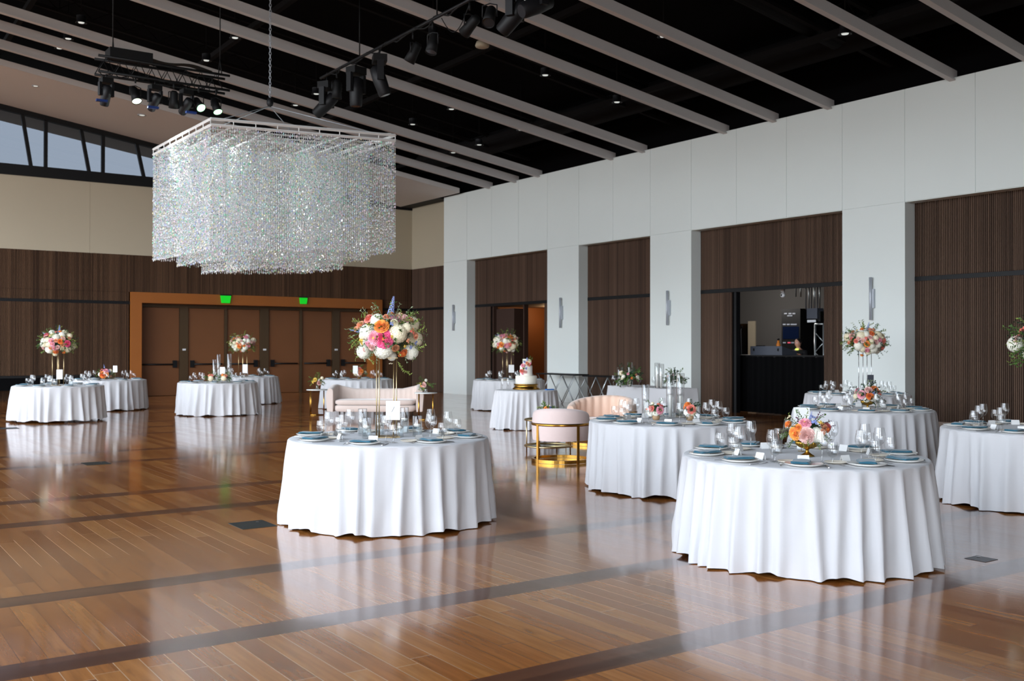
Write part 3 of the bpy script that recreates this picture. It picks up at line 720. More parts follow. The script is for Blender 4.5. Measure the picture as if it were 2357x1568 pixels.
def make_table(C, r, cloth_label, seed, tl, hem=.012):
    t = thing('round_table', tl, 'table', (C[0], C[1], 0), seed*.3, 'round tables under white cloths')
    MB().lathe([(.0, HT-.012), (r-.012, HT-.012), (r-.008, HT-.02), (r-.012, HT-.03), (0, HT-.03)], 48).obj('tabletop', 'ply_top', t)
    for i in range(4):
        a = pi/4+i*pi/2; m = MB(); m.tube([(r*.55*cos(a), r*.55*sin(a), HT-.04), (r*.93*cos(a), r*.93*sin(a), .006)], .016, 8)
        m.lathe([(.0, .004), (.024, .004), (.024, .03), (.0, .03)], 10, cx=r*.93*cos(a), cy=r*.93*sin(a)); m.obj('leg', 'wood_leg', t)
    o = cloth_mesh(seed, r, hem=hem).obj('tablecloth', 'cloth_white'); o.location = (C[0], C[1], 0)
    tag(o, cloth_label, 'tablecloth', 'white floor length tablecloths')
    return o

TB = {   # name: centre, seats, first angle, hem height, description, detail level
 'T1': ((4.46, 8.41), 8, 2, .012, 'the tall pink peony table', 3),
 'T2': ((6.36, 5.15), 10, 2, .008, 'the big front table with orange flowers', 3),
 'T3': ((8.12, 8.47), 10, 8, .02, 'the table with two low pots', 3),
 'T4': ((11.87, 8.60), 10, 4, .015, 'the table with the gold compote behind', 2),
 'T5': ((15.74, 11.52), 10, 10, .015, 'the tall bouquet table by the column', 2),
 'T6': ((10.49, 5.49), 10, 14, .012, 'the table cut by the picture edge', 3),
 'T7': ((4.47, 23.75), 8, 4, .045, 'the tall bouquet table by the slats', 1),
 'T8': ((6.33, 27.28), 8, 12, .03, 'the low orange flower table by the slats', 1),
 'T9': ((8.07, 23.95), 8, 20, .02, 'the glass cylinder table before the doors', 1),
 'T10': ((10.29, 28.18), 8, 9, .02, 'the tall bouquet table before the doors', 1),
 'T11': ((11.92, 24.24), 8, 2, .02, 'the table behind the sofa', 1),
 'T12': ((14.98, 21.62), 8, 16, .02, 'the tall bouquet table behind the cake', 1)}
CL = {'T1': 'white tablecloth under the tall pink peony bouquet, standing alone in front', 'T2': 'largest white tablecloth, under the gold compote of orange flowers in front',
 'T3': 'white tablecloth with two low flower pots and tall glass cylinders on it', 'T4': 'white tablecloth just behind the big front table, under a gold compote',
 'T5': 'white tablecloth below the tall bouquet by the wide column', 'T6': 'white tablecloth cut off by the edge of the picture',
 'T7': 'white tablecloth with dark table feet showing, below the pink bouquet by the slats', 'T8': 'white tablecloth beside the door frame, under a low orange arrangement',
 'T9': 'white tablecloth before the exit doors with three glass cylinders on it', 'T10': 'cream shaded tablecloth half hidden before the exit doors, under a tall bouquet',
 'T11': 'white tablecloth standing right behind the blush sofa', 'T12': 'white tablecloth behind the cake table, under a tall bouquet'}
for i, (k, (c, ns, a0, hem, nm, dt)) in enumerate(TB.items()):
    make_table(c, R_T, CL[k], 11+i*3, 'round folding table under %s, mostly hidden' % CL[k].split(',')[0][:48].rsplit(' ', 1)[0], hem)
make_table((11.74, 16.35), .61, 'small round white tablecloth under the wedding cake', 77, 'small round table under the cake cloth, mostly hidden')

# ---- tableware prototypes (mesh data shared by the copies)
def lathe_m(prof, seg, mt, name): return MB().lathe(prof, seg).mesh(name, mt)
WINE = MB().lathe([(.0, .003), (.034, .002), (.036, .0035), (.012, .007), (.0045, .014), (.0038, .05), (.0038, .085), (.006, .094), (.022, .104), (.036, .122), (.0425, .146), (.0415, .170), (.036, .198), (.033, .220)], 28)
WATER = MB().lathe([(.0, .003), (.032, .002), (.034, .0035), (.012, .007), (.006, .014), (.0055, .035), (.008, .046), (.026, .057), (.037, .075), (.0405, .098), (.038, .125), (.034, .150)], 28)
WINE.v = [(x*1.07, y*1.07, z*1.06) for x, y, z in WINE.v]; WATER.v = [(x*1.06, y*1.06, z*1.06) for x, y, z in WATER.v]
WINE_M = WINE.mesh('wine_glass', 'clear_glass'); WATER_M = WATER.mesh('water_goblet', 'clear_glass')
TUMB = MB().lathe([(.0, .004), (.036, .002), (.038, .006), (.041, .125), (.039, .125), (.036, .012), (0, .012)], 28).mesh('tumbler', 'clear_glass')
PLATE = MB().lathe([(.0, .006), (.085, .006), (.098, .010), (.134, .019), (.138, .021), (.136, .017), (.10, .005), (.085, .001), (0, .001)], 40).mesh('dinner_plate', 'white_china')
BREAD = MB().lathe([(.0, .005), (.05, .005), (.06, .009), (.082, .014), (.084, .015), (.082, .011), (.06, .004), (.05, .001), (0, .001)], 32).mesh('bread_plate', 'cream_china')
def napkin_mesh(v):
    rnd = random.Random(v+40); m = MB()
    ln, w = .21, .115+rnd.uniform(-.01, .02)
    for layer in range(2):
        z0 = .001+layer*.0055; sk = (rnd.uniform(-.012, .012), rnd.uniform(-.01, .01)); s = 1-layer*.05
        pt = [rnd.uniform(-1, 1) for _ in range(4)]
        top = lambda u, v: ((u-.5)*ln*s+sk[0]+.012*pt[2]*v, (v-.5)*w*s+sk[1]+.02*pt[0]*u*u, z0+.0052+.006*sin(pi*v)*(.5+.5*sin(5*u+pt[1]*3))*(1-.5*layer)+.005*abs(sin(4*u+3*v+pt[3]*3)))
        m.grid(top, 8, 4)
        m.grid(lambda u, v: (lambda p, q: (p[0]*(1-v)+q[0]*v, p[1]*(1-v)+q[1]*v, p[2]*(1-v)+q[2]*v))((top(*edge(u))[0], top(*edge(u))[1], z0), top(*edge(u))), 32, 1, wrap=True)
    return m.mesh('folded_napkin', 'napkin_teal')
def edge(u):
    u = (u % 1)*4
    return (u, 0) if u < 1 else (1, u-1) if u < 2 else (3-u, 1) if u < 3 else (0, 4-u)
NAPK = [napkin_mesh(i) for i in range(4)]
m = MB(); m.grid(lambda u, v: (-.09+.12*u, (v-.5)*(.008+.010*abs(u-.2)), .003+.004*sin(pi*u)), 8, 2, False)
for k in range(4): m.box(.045, .095, -.0115+k*.0062, -.0085+k*.0062, .003, .0055)
m.box(.028, .047, -.0115, .0101, .003, .0055); FORK = m.mesh('fork', 'silver')
m = MB(); m.box(-.11, -.01, -.005, .005, .001, .006); m.add([(-.01, -.006, .001), (.10, -.006, .001), (.11, .002, .001), (.08, .009, .001), (-.01, .008, .001), (-.01, -.006, .003), (.10, -.006, .003), (.11, .002, .003), (.08, .009, .003), (-.01, .008, .003)],
    [(0, 4, 3, 2, 1), (5, 6, 7, 8, 9), (0, 1, 6, 5), (1, 2, 7, 6), (2, 3, 8, 7), (3, 4, 9, 8), (4, 0, 5, 9)]); KNIFE = m.mesh('knife', 'silver')
CARD = MB().add([(0, -.042, .001), (0, .042, .001), (.016, .042, .052), (.016, -.042, .052), (.034, -.042, .001), (.034, .042, .001)], [(0, 1, 2, 3), (3, 2, 5, 4)]).mesh('place_card', 'paper_white')

W10 = ['column side', 'column side toward the doors', 'door side toward the columns', 'door side toward the daylight', 'daylit side toward the doors', 'daylit side', 'daylit side toward the camera', 'camera side toward the daylight', 'camera side toward the columns', 'column side toward the camera']
W8 = ['column side', 'corner between columns and doors', 'door side', 'corner between doors and daylight', 'daylit side', 'corner between daylight and camera', 'camera side', 'corner between camera and columns']
def settings(key):
    (cx, cyy), ns, a0, hem, nm, dt = TB[key]; words = W10 if ns == 10 else W8; rnd = random.Random(hash_(key))
    Z = HT+.008
    for i in range(ns):
        a = radians(a0)+2*pi*i/ns+rnd.uniform(-.03, .03); e = Vector((cos(a), sin(a))); tt = Vector((-sin(a), cos(a)))     # tt: the diner's left is -tt seen from outside
        at = lambda r, s: (cx+e.x*r+tt.x*s, cyy+e.y*r+tt.y*s, Z)
        w = words[i]; short = nm.replace('the ', '', 1)
        def put(name, me, r, s, rz, lb, cat, grp, dz=0):
            p = at(r+rnd.uniform(-.008, .008), s+rnd.uniform(-.01, .01))
            o = link(name, me, None, (p[0], p[1], p[2]+dz), (0, 0, rz)); tag(o, lb, cat, grp+' on '+nm); return o
        put('dinner_plate', PLATE, .755, 0, a, 'white plate, %s of %s' % (w, short), 'plate', 'dinner plates')
        put('folded_napkin', NAPK[rnd.randrange(4)], .745, 0, a+(rnd.choice((0, 0, .5, -.6, 1.4)) if dt > 1 else 0)+rnd.uniform(-.1, .1), 'teal napkin, %s of %s' % (w, short), 'napkin', 'teal napkins', .0215)
        put('wine_glass', WINE_M, .54, .12, rnd.uniform(0, 6), 'tall wine glass, %s of %s' % (w, short), 'wine glass', 'wine glasses')
        put('water_goblet', WATER_M, .60, .195, rnd.uniform(0, 6), 'short stemmed goblet, %s of %s' % (w, short), 'glass', 'water goblets')
        if dt >= 2:
            put('bread_plate', BREAD, .56, -.11, a, 'small cream side plate, %s of %s' % (w, short), 'plate', 'side plates')
            put('place_card', CARD, .50, .0, a+rnd.uniform(-.3, .3), 'white place card, %s of %s' % (w, short), 'card', 'place cards')
        if dt >= 3:
            put('fork', FORK, .75, -.165, a+pi+rnd.uniform(-.05, .05), 'silver fork, %s of %s' % (w, short), 'fork', 'forks')
            put('knife', KNIFE, .75, .165, a+pi+rnd.uniform(-.05, .05), 'silver knife, %s of %s' % (w, short), 'knife', 'knives')
def hash_(s): return sum(ord(c)*(i+3) for i, c in enumerate(s))
for k in TB: settings(k)

# ------------------------------------------------------------------ flowers
def disp_ball(mb, r, amp, f, seed, seg=14, rings=9):
    mb.grid(lambda u, v: (lambda p: tuple(Vector(p)*(r*(1+amp*noise.noise(Vector(p)*f+Vector((seed, 0, 0)))))))((sin(pi*v)*cos(2*pi*u), sin(pi*v)*sin(2*pi*u), -cos(pi*v))), seg, rings, True, True)
def hydrangea(seed):
    rnd = random.Random(seed); m = MB(); disp_ball(m, .93, .07, 2, seed, 18, 12); N = 150
    for i in range(N):
        z = 1-2*(i+.5)/N; a = i*2.39996; q = sqrt(1-z*z); d = Vector((q*cos(a), q*sin(a), z)); d = (d+Vector([rnd.uniform(-.06, .06) for _ in range(3)])).normalized()
        x = d.orthogonal().normalized(); y = d.cross(x); r0_ = rnd.uniform(.93, 1.0); s = rnd.uniform(.13, .18); ph = rnd.uniform(0, pi)
        for k in range(4):
            b = ph+k*pi/2; e1 = x*cos(b)+y*sin(b); e2 = d.cross(e1)
            c = d*r0_
            m.add([c, c+e1*s*.6+e2*s*.45+d*.03, c+e1*s*1.1+d*.01, c+e1*s*.6-e2*s*.45+d*.03], [(0, 1, 2, 3)], False)
    return m
def rose(seed, rings=((.10, .60, 3), (.20, .60, 4), (.31, .56, 5), (.43, .50, 5), (.56, .40, 6), (.70, .26, 7), (.84, .08, 7)), ruffle=.03, mats=('fl_peach',)):
    rnd = random.Random(seed); m = MB(); m.ball((0, 0, -.1), .42, 10, 6, sq=(1, 1, .7))
    for r, h, n in rings:
        a0 = rnd.uniform(0, 6)
        for k in range(n):
            a = a0+2*pi*k/n; w = 2*pi/n*.72; ph = rnd.uniform(0, 6)
            def fn(u, v):
                t = a+(u-.5)*2*w*(.55+.45*sin(pi*min(1, v*.9+.1))); rr = r*(.45+.62*v**.8)+.10*max(0, v-.7)*(1+r)
                z = -.25+(h+.25)*v-.10*r*max(0, v-.75)*4*r-.10*(abs(u-.5)*2)**2*v + ruffle*sin(11*u+ph)*v
                return (rr*cos(t), rr*sin(t), z)
            m.grid(fn, 5, 4)
    return m
def peony(seed):
    m = rose(seed, ((.14, .42, 4), (.28, .46, 6), (.42, .44, 8), (.57, .34, 9), (.72, .20, 10), (.86, .02, 11), (.96, -.16, 11)), .05)
    rnd = random.Random(seed)
    return m
def spike(seed):
    rnd = random.Random(seed); m = MB(); m.tube([(0, 0, -.3), (0, 0, 1.9)], .03, 5)
    for i in range(58):
        z = i/58*1.9; r = .30*(1-z/2.1)**.8; a = i*2.4; s = .15*(1-z/2.6)
        c = Vector((r*cos(a), r*sin(a), z)); d = Vector((cos(a), sin(a), .4)).normalized(); x = d.orthogonal().normalized(); y = d.cross(x)
        for k in range(4):
            b = k*pi/2+a; e1 = x*cos(b)+y*sin(b); e2 = d.cross(e1); m.add([c, c+e1*s*.6+e2*s*.5+d*.04, c+e1*s*1.2, c+e1*s*.6-e2*s*.5+d*.04], [(0, 1, 2, 3)])
    return m
def bud(seed):
    m = MB(); rnd = random.Random(seed)
    for i in range(5):
        a = i*2.4; q = rose(seed*9+i, ((.16, .5, 3), (.42, .42, 4), (.72, .2, 5)), .05)
        M_ = Matrix.Translation((.58*cos(a)*(i > 0), .58*sin(a)*(i > 0), rnd.uniform(-.2, .25))) @ Matrix.Rotation(rnd.uniform(.2, .7)*(i > 0), 4, Vector((-sin(a), cos(a), 0))) @ Matrix.Scale(.48, 4)
        m.add(q.v, q.f, True, M_)
    return m
def sprig(mb, base, d, ln, leaf, rnd, n=7, droop=.3):
    d = Vector(d).normalized(); p = Vector(base); pts = [p.copy()]; step = ln/n; sd = d.orthogonal().normalized()
    for i in range(n):
        d = (d+Vector((rnd.uniform(-.18, .18), rnd.uniform(-.18, .18), rnd.uniform(-.18, .18)-droop*.25))).normalized(); p = p+d*step; pts.append(p.copy())
        for sg in (1, -1):
            q = (Matrix.Rotation(rnd.uniform(0, 6.28), 3, d) @ sd); e = (q+d*.7).normalized(); w = d.cross(e).normalized()
            s = leaf*rnd.uniform(.7, 1.25); up = e.cross(w)*s*.12
            mb.add([p, p+e*s*.45+w*s*.24+up, p+e*s, p+e*s*.45-w*s*.24+up, p+e*s*.5-up*.4], [(0, 1, 4), (1, 2, 4), (0, 4, 3), (4, 2, 3)])
    mb.tube(pts, .0016, 4)
def greens(seed, rx, rz, n, leaf, ln=.16, droop=.3):
    rnd = random.Random(seed); m = MB()
    for i in range(n):
        z = rnd.uniform(-.75, 1); a = rnd.uniform(0, 2*pi); q = sqrt(max(0, 1-z*z)); d = Vector((q*cos(a), q*sin(a), z*.8)).normalized()
        sprig(m, (d.x*rx*.45, d.y*rx*.45, d.z*rz*.45), (d.x, d.y, d.z+.1), ln*rnd.uniform(.75, 1.25)+rx*.45, leaf, rnd, 7, droop)
    return m
FM = {}
for nm, fn, mt in [('hydrangea', hydrangea, 'fl_white'), ('rose', rose, 'fl_peach'), ('peony', peony, 'fl_pink'), ('delphinium', spike, 'fl_blue'), ('bud', bud, 'fl_coral')]:
    FM[nm] = [fn(s).mesh(nm, mt) for s in (1, 2)]
CENTER = MB().ball((0, 0, 0), 1, 10, 6, sq=(1, 1, .7)).mesh('flower_centre', 'fl_yellow')
def flower(parent, kind, pos, nrm, size, col):
    o = link(kind, FM[kind][random.randrange(2)], parent, pos); o.rotation_euler = Vector(nrm).to_track_quat('Z', 'Y').to_euler(); o.scale = (size*(1.0 if kind == 'hydrangea' else 1.1),)*3
    o.material_slots[0].link = 'OBJECT'; o.material_slots[0].material = MT[col]
    if kind == 'peony':
        c = link('flower_centre', CENTER, o, (0, 0, .12), None, .2); c.material_slots[0].link = 'OBJECT'; c.material_slots[0].material = MT['fl_yellow' if col != 'fl_pink' else 'fl_orange']
    return o
NAMES = dict(fl_white='white', fl_cream='cream')
# view frame: lateral (photo right) and towards the camera
LAT = Vector((cos(YAW), -sin(YAW), 0)); TOW = Vector((-sin(YAW), -cos(YAW), 0))
def arrangement(loc, lb, table, items, rx, rz, ppm, nback=14, leafset=(('leaf', 26), ('leaf_light', 12), ('leaf_grey', 8)), leaf=.034, seed=1, palette=None, ln=.10, core=True):
    """items: (kind, colour, dx px, dy px up, radius px) measured about the centre; placed on the near half of an ellipsoid."""
    t = thing('flower_arrangement', lb, 'flowers', loc, 0, None); rnd = random.Random(seed)
    if core: disp = MB(); disp_ball(disp, 1, .1, 2, seed); 
    if core:
        o = link('moss_core', disp.mesh('moss_core', 'leaf_dark'), t); o.scale = (rx*.6, rx*.6, rz*.6)
    done = []
    for kd, col, dx, dy, r in items:
        x, z, s = dx/ppm, dy/ppm, r/ppm
        q = 1-(x/rx)**2-(z/rz)**2; y = rx*sqrt(max(q, .02))*.92 if q > 0 else 0
        if kd == 'delphinium':
            p = LAT*x*.65+Vector((0, 0, z*.65))+TOW*y*.3; nr = LAT*x+Vector((0, 0, z)); flower(t, kd, p, nr, s, col); continue
        nr = (LAT*x/rx+TOW*y/rx+Vector((0, 0, z/rz*1.0+.12))).normalized(); p = LAT*x+TOW*y+Vector((0, 0, z))-nr*s*(.75 if kd == 'hydrangea' else .25)
        flower(t, kd, p, nr, s, col)
    pal = palette or [('hydrangea', 'fl_white'), ('rose', 'fl_peach'), ('hydrangea', 'fl_cream'), ('rose', 'fl_orange'), ('peony', 'fl_lightpink'), ('rose', 'fl_blush'), ('bud', 'fl_coral')]
    for i in range(nback):      # the rest of the ball, away from the camera
        z = rnd.uniform(-.6, .9); a = rnd.uniform(-.5*pi, .5*pi); q = sqrt(1-z*z); d = -TOW*cos(a)*q+LAT*sin(a)*q+Vector((0, 0, z))
        kd, col = pal[i % len(pal)]; s = rx*(.24 if kd == 'hydrangea' else .17)
        flower(t, kd, (d.x*rx*.86, d.y*rx*.86, d.z*rz*.86), d, s, col)
    for k, (mt, n_) in enumerate(leafset):
        o = greens(seed*7+k, rx, rz, n_, leaf, ln).obj('foliage', mt, t); o['kind'] = 'stuff'
    return t
def rand_items(seed, R_, n, rz_=.78, pal=None, spikes=2, taken=()):
    rnd = random.Random(seed); out = []; pal = pal or [('hydrangea', 'fl_white', .25), ('rose', 'fl_orange', .155), ('hydrangea', 'fl_cream', .24), ('peony', 'fl_lightpink', .17), ('rose', 'fl_peach', .155), ('hydrangea', 'fl_white', .25), ('bud', 'fl_coral', .12), ('rose', 'fl_blush', .16), ('peony', 'fl_blush', .16), ('bud', 'fl_yellow', .08), ('hydrangea', 'fl_cream', .22), ('rose', 'fl_peach', .14), ('rose', 'fl_cream', .15)]
    pts = [(x/R_, z/R_, w/R_*.8) for _, _, x, z, w in taken]; tries = 0
    while len(out) < n and tries < 900:
        tries += 1; kd, col, s = pal[len(out) % len(pal)]; a = rnd.uniform(0, 2*pi); q = sqrt(rnd.random())*.92
        x, z = q*cos(a), q*sin(a)*rz_; s *= .72
        if all((x-u)**2+(z-v)**2 > ((s+w)*.72)**2 for u, v, w in pts):
            pts.append((x, z, s)); out.append((kd, col, x*R_, z*R_, s*R_))
    for i in range(spikes):
        a = rnd.uniform(.15*pi, .85*pi) if i else rnd.choice((.2, .8))*pi
        out.append(('delphinium', 'fl_blue', cos(a)*R_*.95, sin(a)*R_*.85, R_*.2))
    return out
def stand(loc, rz, lb, h=.735, s=.161, metal='gold_pale'):
    t = thing('flower_stand', lb, 'stand', loc, rz, None)
    for x in (-1, 1):
        for y in (-1, 1): MB().tube([(x*s/2, y*s/2, .004), (x*s/2, y*s/2, h)], .0055, 8).obj('rod', metal, t)
    m = MB(); m.box(-s/2-.03, s/2+.03, -s/2-.03, s/2+.03, 0, .007); m.obj('base_plate', metal, t)
    m = MB(); m.box(-s/2-.01, s/2+.01, -s/2-.01, s/2+.01, h, h+.006); m.obj('top_plate', metal, t); return t

# the big bouquet of the front table
ZS = HT+.0075
ppm = F/9.43; B0 = atD(890, 772, 9.43)
stand((B0.x, B0.y, ZS), radians(16)-YAW, 'tall gold four rod stand carrying the pink peony bouquet', .735)
it = [('hydrangea', 'fl_white', 845, 761, 19), ('hydrangea', 'fl_white', 871, 730, 17), ('hydrangea', 'fl_cream', 929, 765, 22), ('hydrangea', 'fl_white', 886, 815, 24), ('hydrangea', 'fl_white', 828, 818, 17), ('hydrangea', 'fl_white', 956, 819, 18),
 ('rose', 'fl_orange', 886, 750, 17), ('peony', 'fl_pink', 891, 781, 19), ('peony', 'fl_lightpink', 868, 779, 15), ('peony', 'fl_coral', 852, 731, 12), ('rose', 'fl_blush', 935, 731, 14), ('rose', 'fl_peach', 832, 748, 11), ('rose', 'fl_deep', 932, 815, 12), ('hydrangea', 'fl_white', 905, 828, 11), ('rose', 'fl_blush', 862, 800, 9), ('bud', 'fl_lightpink', 853, 792, 7), ('rose', 'fl_cream', 915, 742, 9), ('hydrangea', 'fl_cream', 946, 752, 12), ('bud', 'fl_yellow', 855, 750, 6), ('rose', 'fl_peach', 948, 735, 9), ('hydrangea', 'fl_cream', 838, 773, 10),
 ('bud', 'fl_coral', 954, 762, 8), ('rose', 'fl_peach', 961, 773, 9), ('rose', 'fl_brown', 918, 803, 9), ('bud', 'fl_yellow', 838, 787, 8), ('bud', 'fl_yellow', 911, 776, 4), ('bud', 'fl_yellow', 938, 798, 4), ('rose', 'fl_peach', 896, 729, 9), ('rose', 'fl_brown', 905, 722, 7), ('bud', 'fl_blue', 961, 790, 6), ('bud', 'fl_blue', 950, 800, 5), ('bud', 'fl_blue', 910, 746, 5),
 ('bud', 'fl_peach', 946, 785, 6), ('bud', 'fl_cream', 924, 722, 5), ('bud', 'fl_blush', 843, 806, 6), ('bud', 'fl_cream', 846, 826, 7), ('rose', 'fl_peach', 822, 757, 7), ('bud', 'fl_cream', 900, 838, 5),
 ('delphinium', 'fl_blue', 903, 700, 21), ('delphinium', 'fl_blue', 797, 758, 12)]
it = [(a, b, x-890, 772-y, r) for a, b, x, y, r in it]
bq = arrangement(B0, 'largest tall bouquet with a bright pink peony, white hydrangeas and orange rose', 'T1', it, .315, .235, ppm, 16, (('leaf', 46), ('leaf_light', 40), ('leaf_grey', 50)), .027, 5, ln=.085)
m = MB(); rnd = random.Random(9)
def vpt(px, py, d=9.25): return atD(px, py, d)-B0
pts = [vpt(915, 832), vpt(921, 840), vpt(926, 849), vpt(933, 857), vpt(941, 858)]
for i in range(4): sprig(m, pts[i], pts[i+1]-pts[i], .05, .026, rnd, 4, 0)
for a, b in (((830, 790), (803, 782)), ((828, 775), (806, 789)), ((835, 745), (816, 734)), ((840, 735), (838, 722)), ((955, 745), (964, 738)), ((960, 765), (976, 757)), ((962, 800), (978, 795)), ((850, 828), (858, 838)), ((925, 735), (922, 716))):
    p, q = vpt(*a), vpt(*b); sprig(m, p, q-p, (q-p).length, .024, rnd, 5, 0)
m.obj('trailing_vine', 'leaf_light', bq)

# other tall bouquets
def tall(key, px, py, d, R_, seed, lb, lbs, rz, n=17, metal='gold_pale', spikes=2, first=None, ppx=None, rx=.36):
    B = atD(px, py, d)
    stand((B.x, B.y, ZS), rz, lbs, B.z-.16-ZS, .161, metal)
    first = [(a, b, x, z, w*.9) for a, b, x, z, w in (first or [])]; its = first+rand_items(seed, R_, n+16, spikes=spikes, taken=first)
    return arrangement(B, lb, key, its, rx, rx*.72, F/d, 12, (('leaf', 44), ('leaf_dark', 22), ('leaf_light', 30)), .038, seed, ln=.10)
tall('T7', 134, 789, 22.1, 42, 21, 'tall bouquet of hot pink, orange and white flowers against the slats', 'gold rod stand under the bouquet against the slats', .5, 10, first=[('peony', 'fl_pink', -27, 19, 8), ('peony', 'fl_pink', 32, -2, 8), ('rose', 'fl_deep', 19, 3, 7), ('rose', 'fl_deep', 3, -22, 7), ('hydrangea', 'fl_cream', -15, 6, 10), ('hydrangea', 'fl_white', 6, 16, 10), ('hydrangea', 'fl_white', -17, -20, 11), ('peony', 'fl_lightpink', -2, 5, 7), ('hydrangea', 'fl_cream', 28, -18, 9)])
tall('T10', 559, 791, 28.6, 29, 33, 'tall pastel bouquet in front of the exit doors', 'gold rod stand before the exit doors', .4, 8, first=[('rose', 'fl_orange', -2, -7, 6), ('hydrangea', 'fl_white', -15, -14, 8), ('hydrangea', 'fl_white', 12, -11, 8), ('hydrangea', 'fl_cream', -4, 8, 8), ('peony', 'fl_lightpink', 11, 17, 6), ('hydrangea', 'fl_white', 19, 7, 7), ('rose', 'fl_orange', -17, 11, 5)])
tall('T12', 1167, 789, 26.2, 32, 44, 'tall bouquet with lilac spikes before the open lobby', 'gold rod stand behind the cake table', .3, 6, first=[('rose', 'fl_orange', -14, -5, 7), ('peony', 'fl_lightpink', -1, -6, 7), ('bud', 'fl_coral', 8, -4, 6), ('hydrangea', 'fl_white', -14, -15, 9), ('hydrangea', 'fl_cream', 17, -10, 10), ('hydrangea', 'fl_white', -3, 6, 9), ('peony', 'fl_lightpink', -4, 18, 8), ('rose', 'fl_orange', 8, 14, 7), ('hydrangea', 'fl_cream', 23, 3, 7), ('hydrangea', 'fl_white', -20, 6, 7)])
tall('T5', 1991, 786, 18.3, 47, 55, 'tall bouquet with orange roses against the wide white column', 'slim silver rod stand against the wide white column', .15, 10, 'silver', first=[('rose', 'fl_orange', -9, -6, 8), ('rose', 'fl_deep', 4, 19, 8), ('hydrangea', 'fl_cream', -21, 17, 13), ('hydrangea', 'fl_cream', 24, 18, 13), ('hydrangea', 'fl_white', -28, -13, 12), ('hydrangea', 'fl_white', 12, -22, 13), ('rose', 'fl_blush', 12, -1, 8), ('peony', 'fl_coral', 36, 3, 9), ('rose', 'fl_coral', 35, -15, 8), ('peony', 'fl_blush', -38, 14, 8), ('rose', 'fl_coral', -32, 1, 6)])
tall('T6', 2414, 790, 10.5, 78, 66, 'tall bouquet entering at the picture edge', 'gold rod stand at the picture edge', .2, 12, first=[('hydrangea', 'fl_white', -58, 14, 20), ('rose', 'fl_peach', -60, -24, 12), ('delphinium', 'fl_blue', -56, 62, 14)])
m = MB(); rnd = random.Random(4)
for a, b in (((2352, 770), (2316, 754)), ((2350, 764), (2330, 748)), ((2356, 815), (2344, 838)), ((2350, 790), (2330, 792))):
    p, q = atD(*a, 10.3), atD(*b, 10.3); sprig(m, p, q-p, (q-p).length*1.1, .04, rnd, 6, 0)
tag(m.obj('fern_sprig', 'leaf'), 'thin green fern sprigs reaching in at the picture edge', 'leaves')

# compotes and low pots
def compote(loc, lb, s=1.0):
    t = thing('gold_compote', lb, 'vase', loc); t.scale = (s,)*3
    P_ = [(.0, .004), (.05, .003), (.052, .008), (.035, .018), (.014, .035), (.012, .05), (.018, .058), (.055, .07), (.082, .09), (.09, .125), (.086, .125), (.05, .08), (.0, .075)]
    m = MB(); seg = 48
    m.grid(lambda u, v: (lambda k: (P_[k][0]*(1+.045*cos(24*2*pi*u)*(P_[k][0] > .02))*cos(2*pi*u), P_[k][0]*(1+.045*cos(24*2*pi*u)*(P_[k][0] > .02))*sin(2*pi*u), P_[k][1]))(round(v*(len(P_)-1))), 96, len(P_)-1, True, True)
    m.obj('bowl', 'gold_dark', t); return t
C2 = atZ(1858, 1051, ZS); compote((C2.x, C2.y, ZS), 'fluted gold compote vase on the big front table')
A2 = C2+Vector((0, 0, .20)); d2 = (A2-Vector((0, 0, H))).dot(fw); c2 = (1860, 995)
it = [('peony', 'fl_orange', 1820, 999, 15), ('rose', 'fl_orange', 1813, 979, 9), ('rose', 'fl_orange', 1828, 985, 9), ('peony', 'fl_lightpink', 1845, 972, 13), ('rose', 'fl_blush', 1846, 1004, 19), ('hydrangea', 'fl_white', 1877, 1006, 18), ('hydrangea', 'fl_white', 1856, 1020, 10), ('bud', 'fl_blue', 1868, 972, 8), ('bud', 'fl_blue', 1874, 962, 8), ('rose', 'fl_brown', 1890, 983, 10), ('rose', 'fl_deep', 1899, 990, 8), ('peony', 'fl_red', 1911, 985, 10), ('rose', 'fl_peach', 1886, 996, 8), ('bud', 'fl_yellow', 1884, 974, 7), ('bud', 'fl_cream', 1817, 963, 6), ('delphinium', 'fl_blue', 1870, 955, 9)]
a2 = arrangement(A2, 'low arrangement of orange, blush and white flowers in the gold compote in front', 'T2', [(a, b, x-c2[0], c2[1]-y, r) for a, b, x, y, r in it], .165, .115, F/d2, 9, (('leaf', 14), ('leaf_grey', 12), ('leaf_light', 8)), .022, 12, [('hydrangea', 'fl_white'), ('rose', 'fl_orange'), ('rose', 'fl_peach'), ('rose', 'fl_blush')], .05)
m = MB(); rnd = random.Random(2)
for a, b in (((1868, 975), (1888, 953)), ((1875, 965), (1900, 962)), ((1898, 985), (1922, 982)), ((1890, 975), (1913, 972)), ((1840, 975), (1833, 962))):
    p, q = atD(*a, d2)-A2, atD(*b, d2-.03)-A2; sprig(m, p, q-p, (q-p).length, .018, rnd, 5, 0)
m.obj('purple_sprig', 'fl_purple', a2)
C4 = atZ(1997, 943, ZS); compote((C4.x, C4.y, ZS), 'gold compote vase on the second table behind')
A4 = C4+Vector((0, 0, .21)); d4 = (A4-Vector((0, 0, H))).dot(fw); c4 = (1994, 910)
it = [('peony', 'fl_lightpink', 1970, 910, 9), ('rose', 'fl_deep', 1990, 913, 9), ('rose', 'fl_orange', 2005, 896, 10), ('rose', 'fl_blush', 1988, 898, 9), ('hydrangea', 'fl_white', 2002, 919, 10), ('hydrangea', 'fl_white', 1984, 924, 8), ('bud', 'fl_blue', 1998, 905, 5), ('bud', 'fl_coral', 2016, 905, 7)]
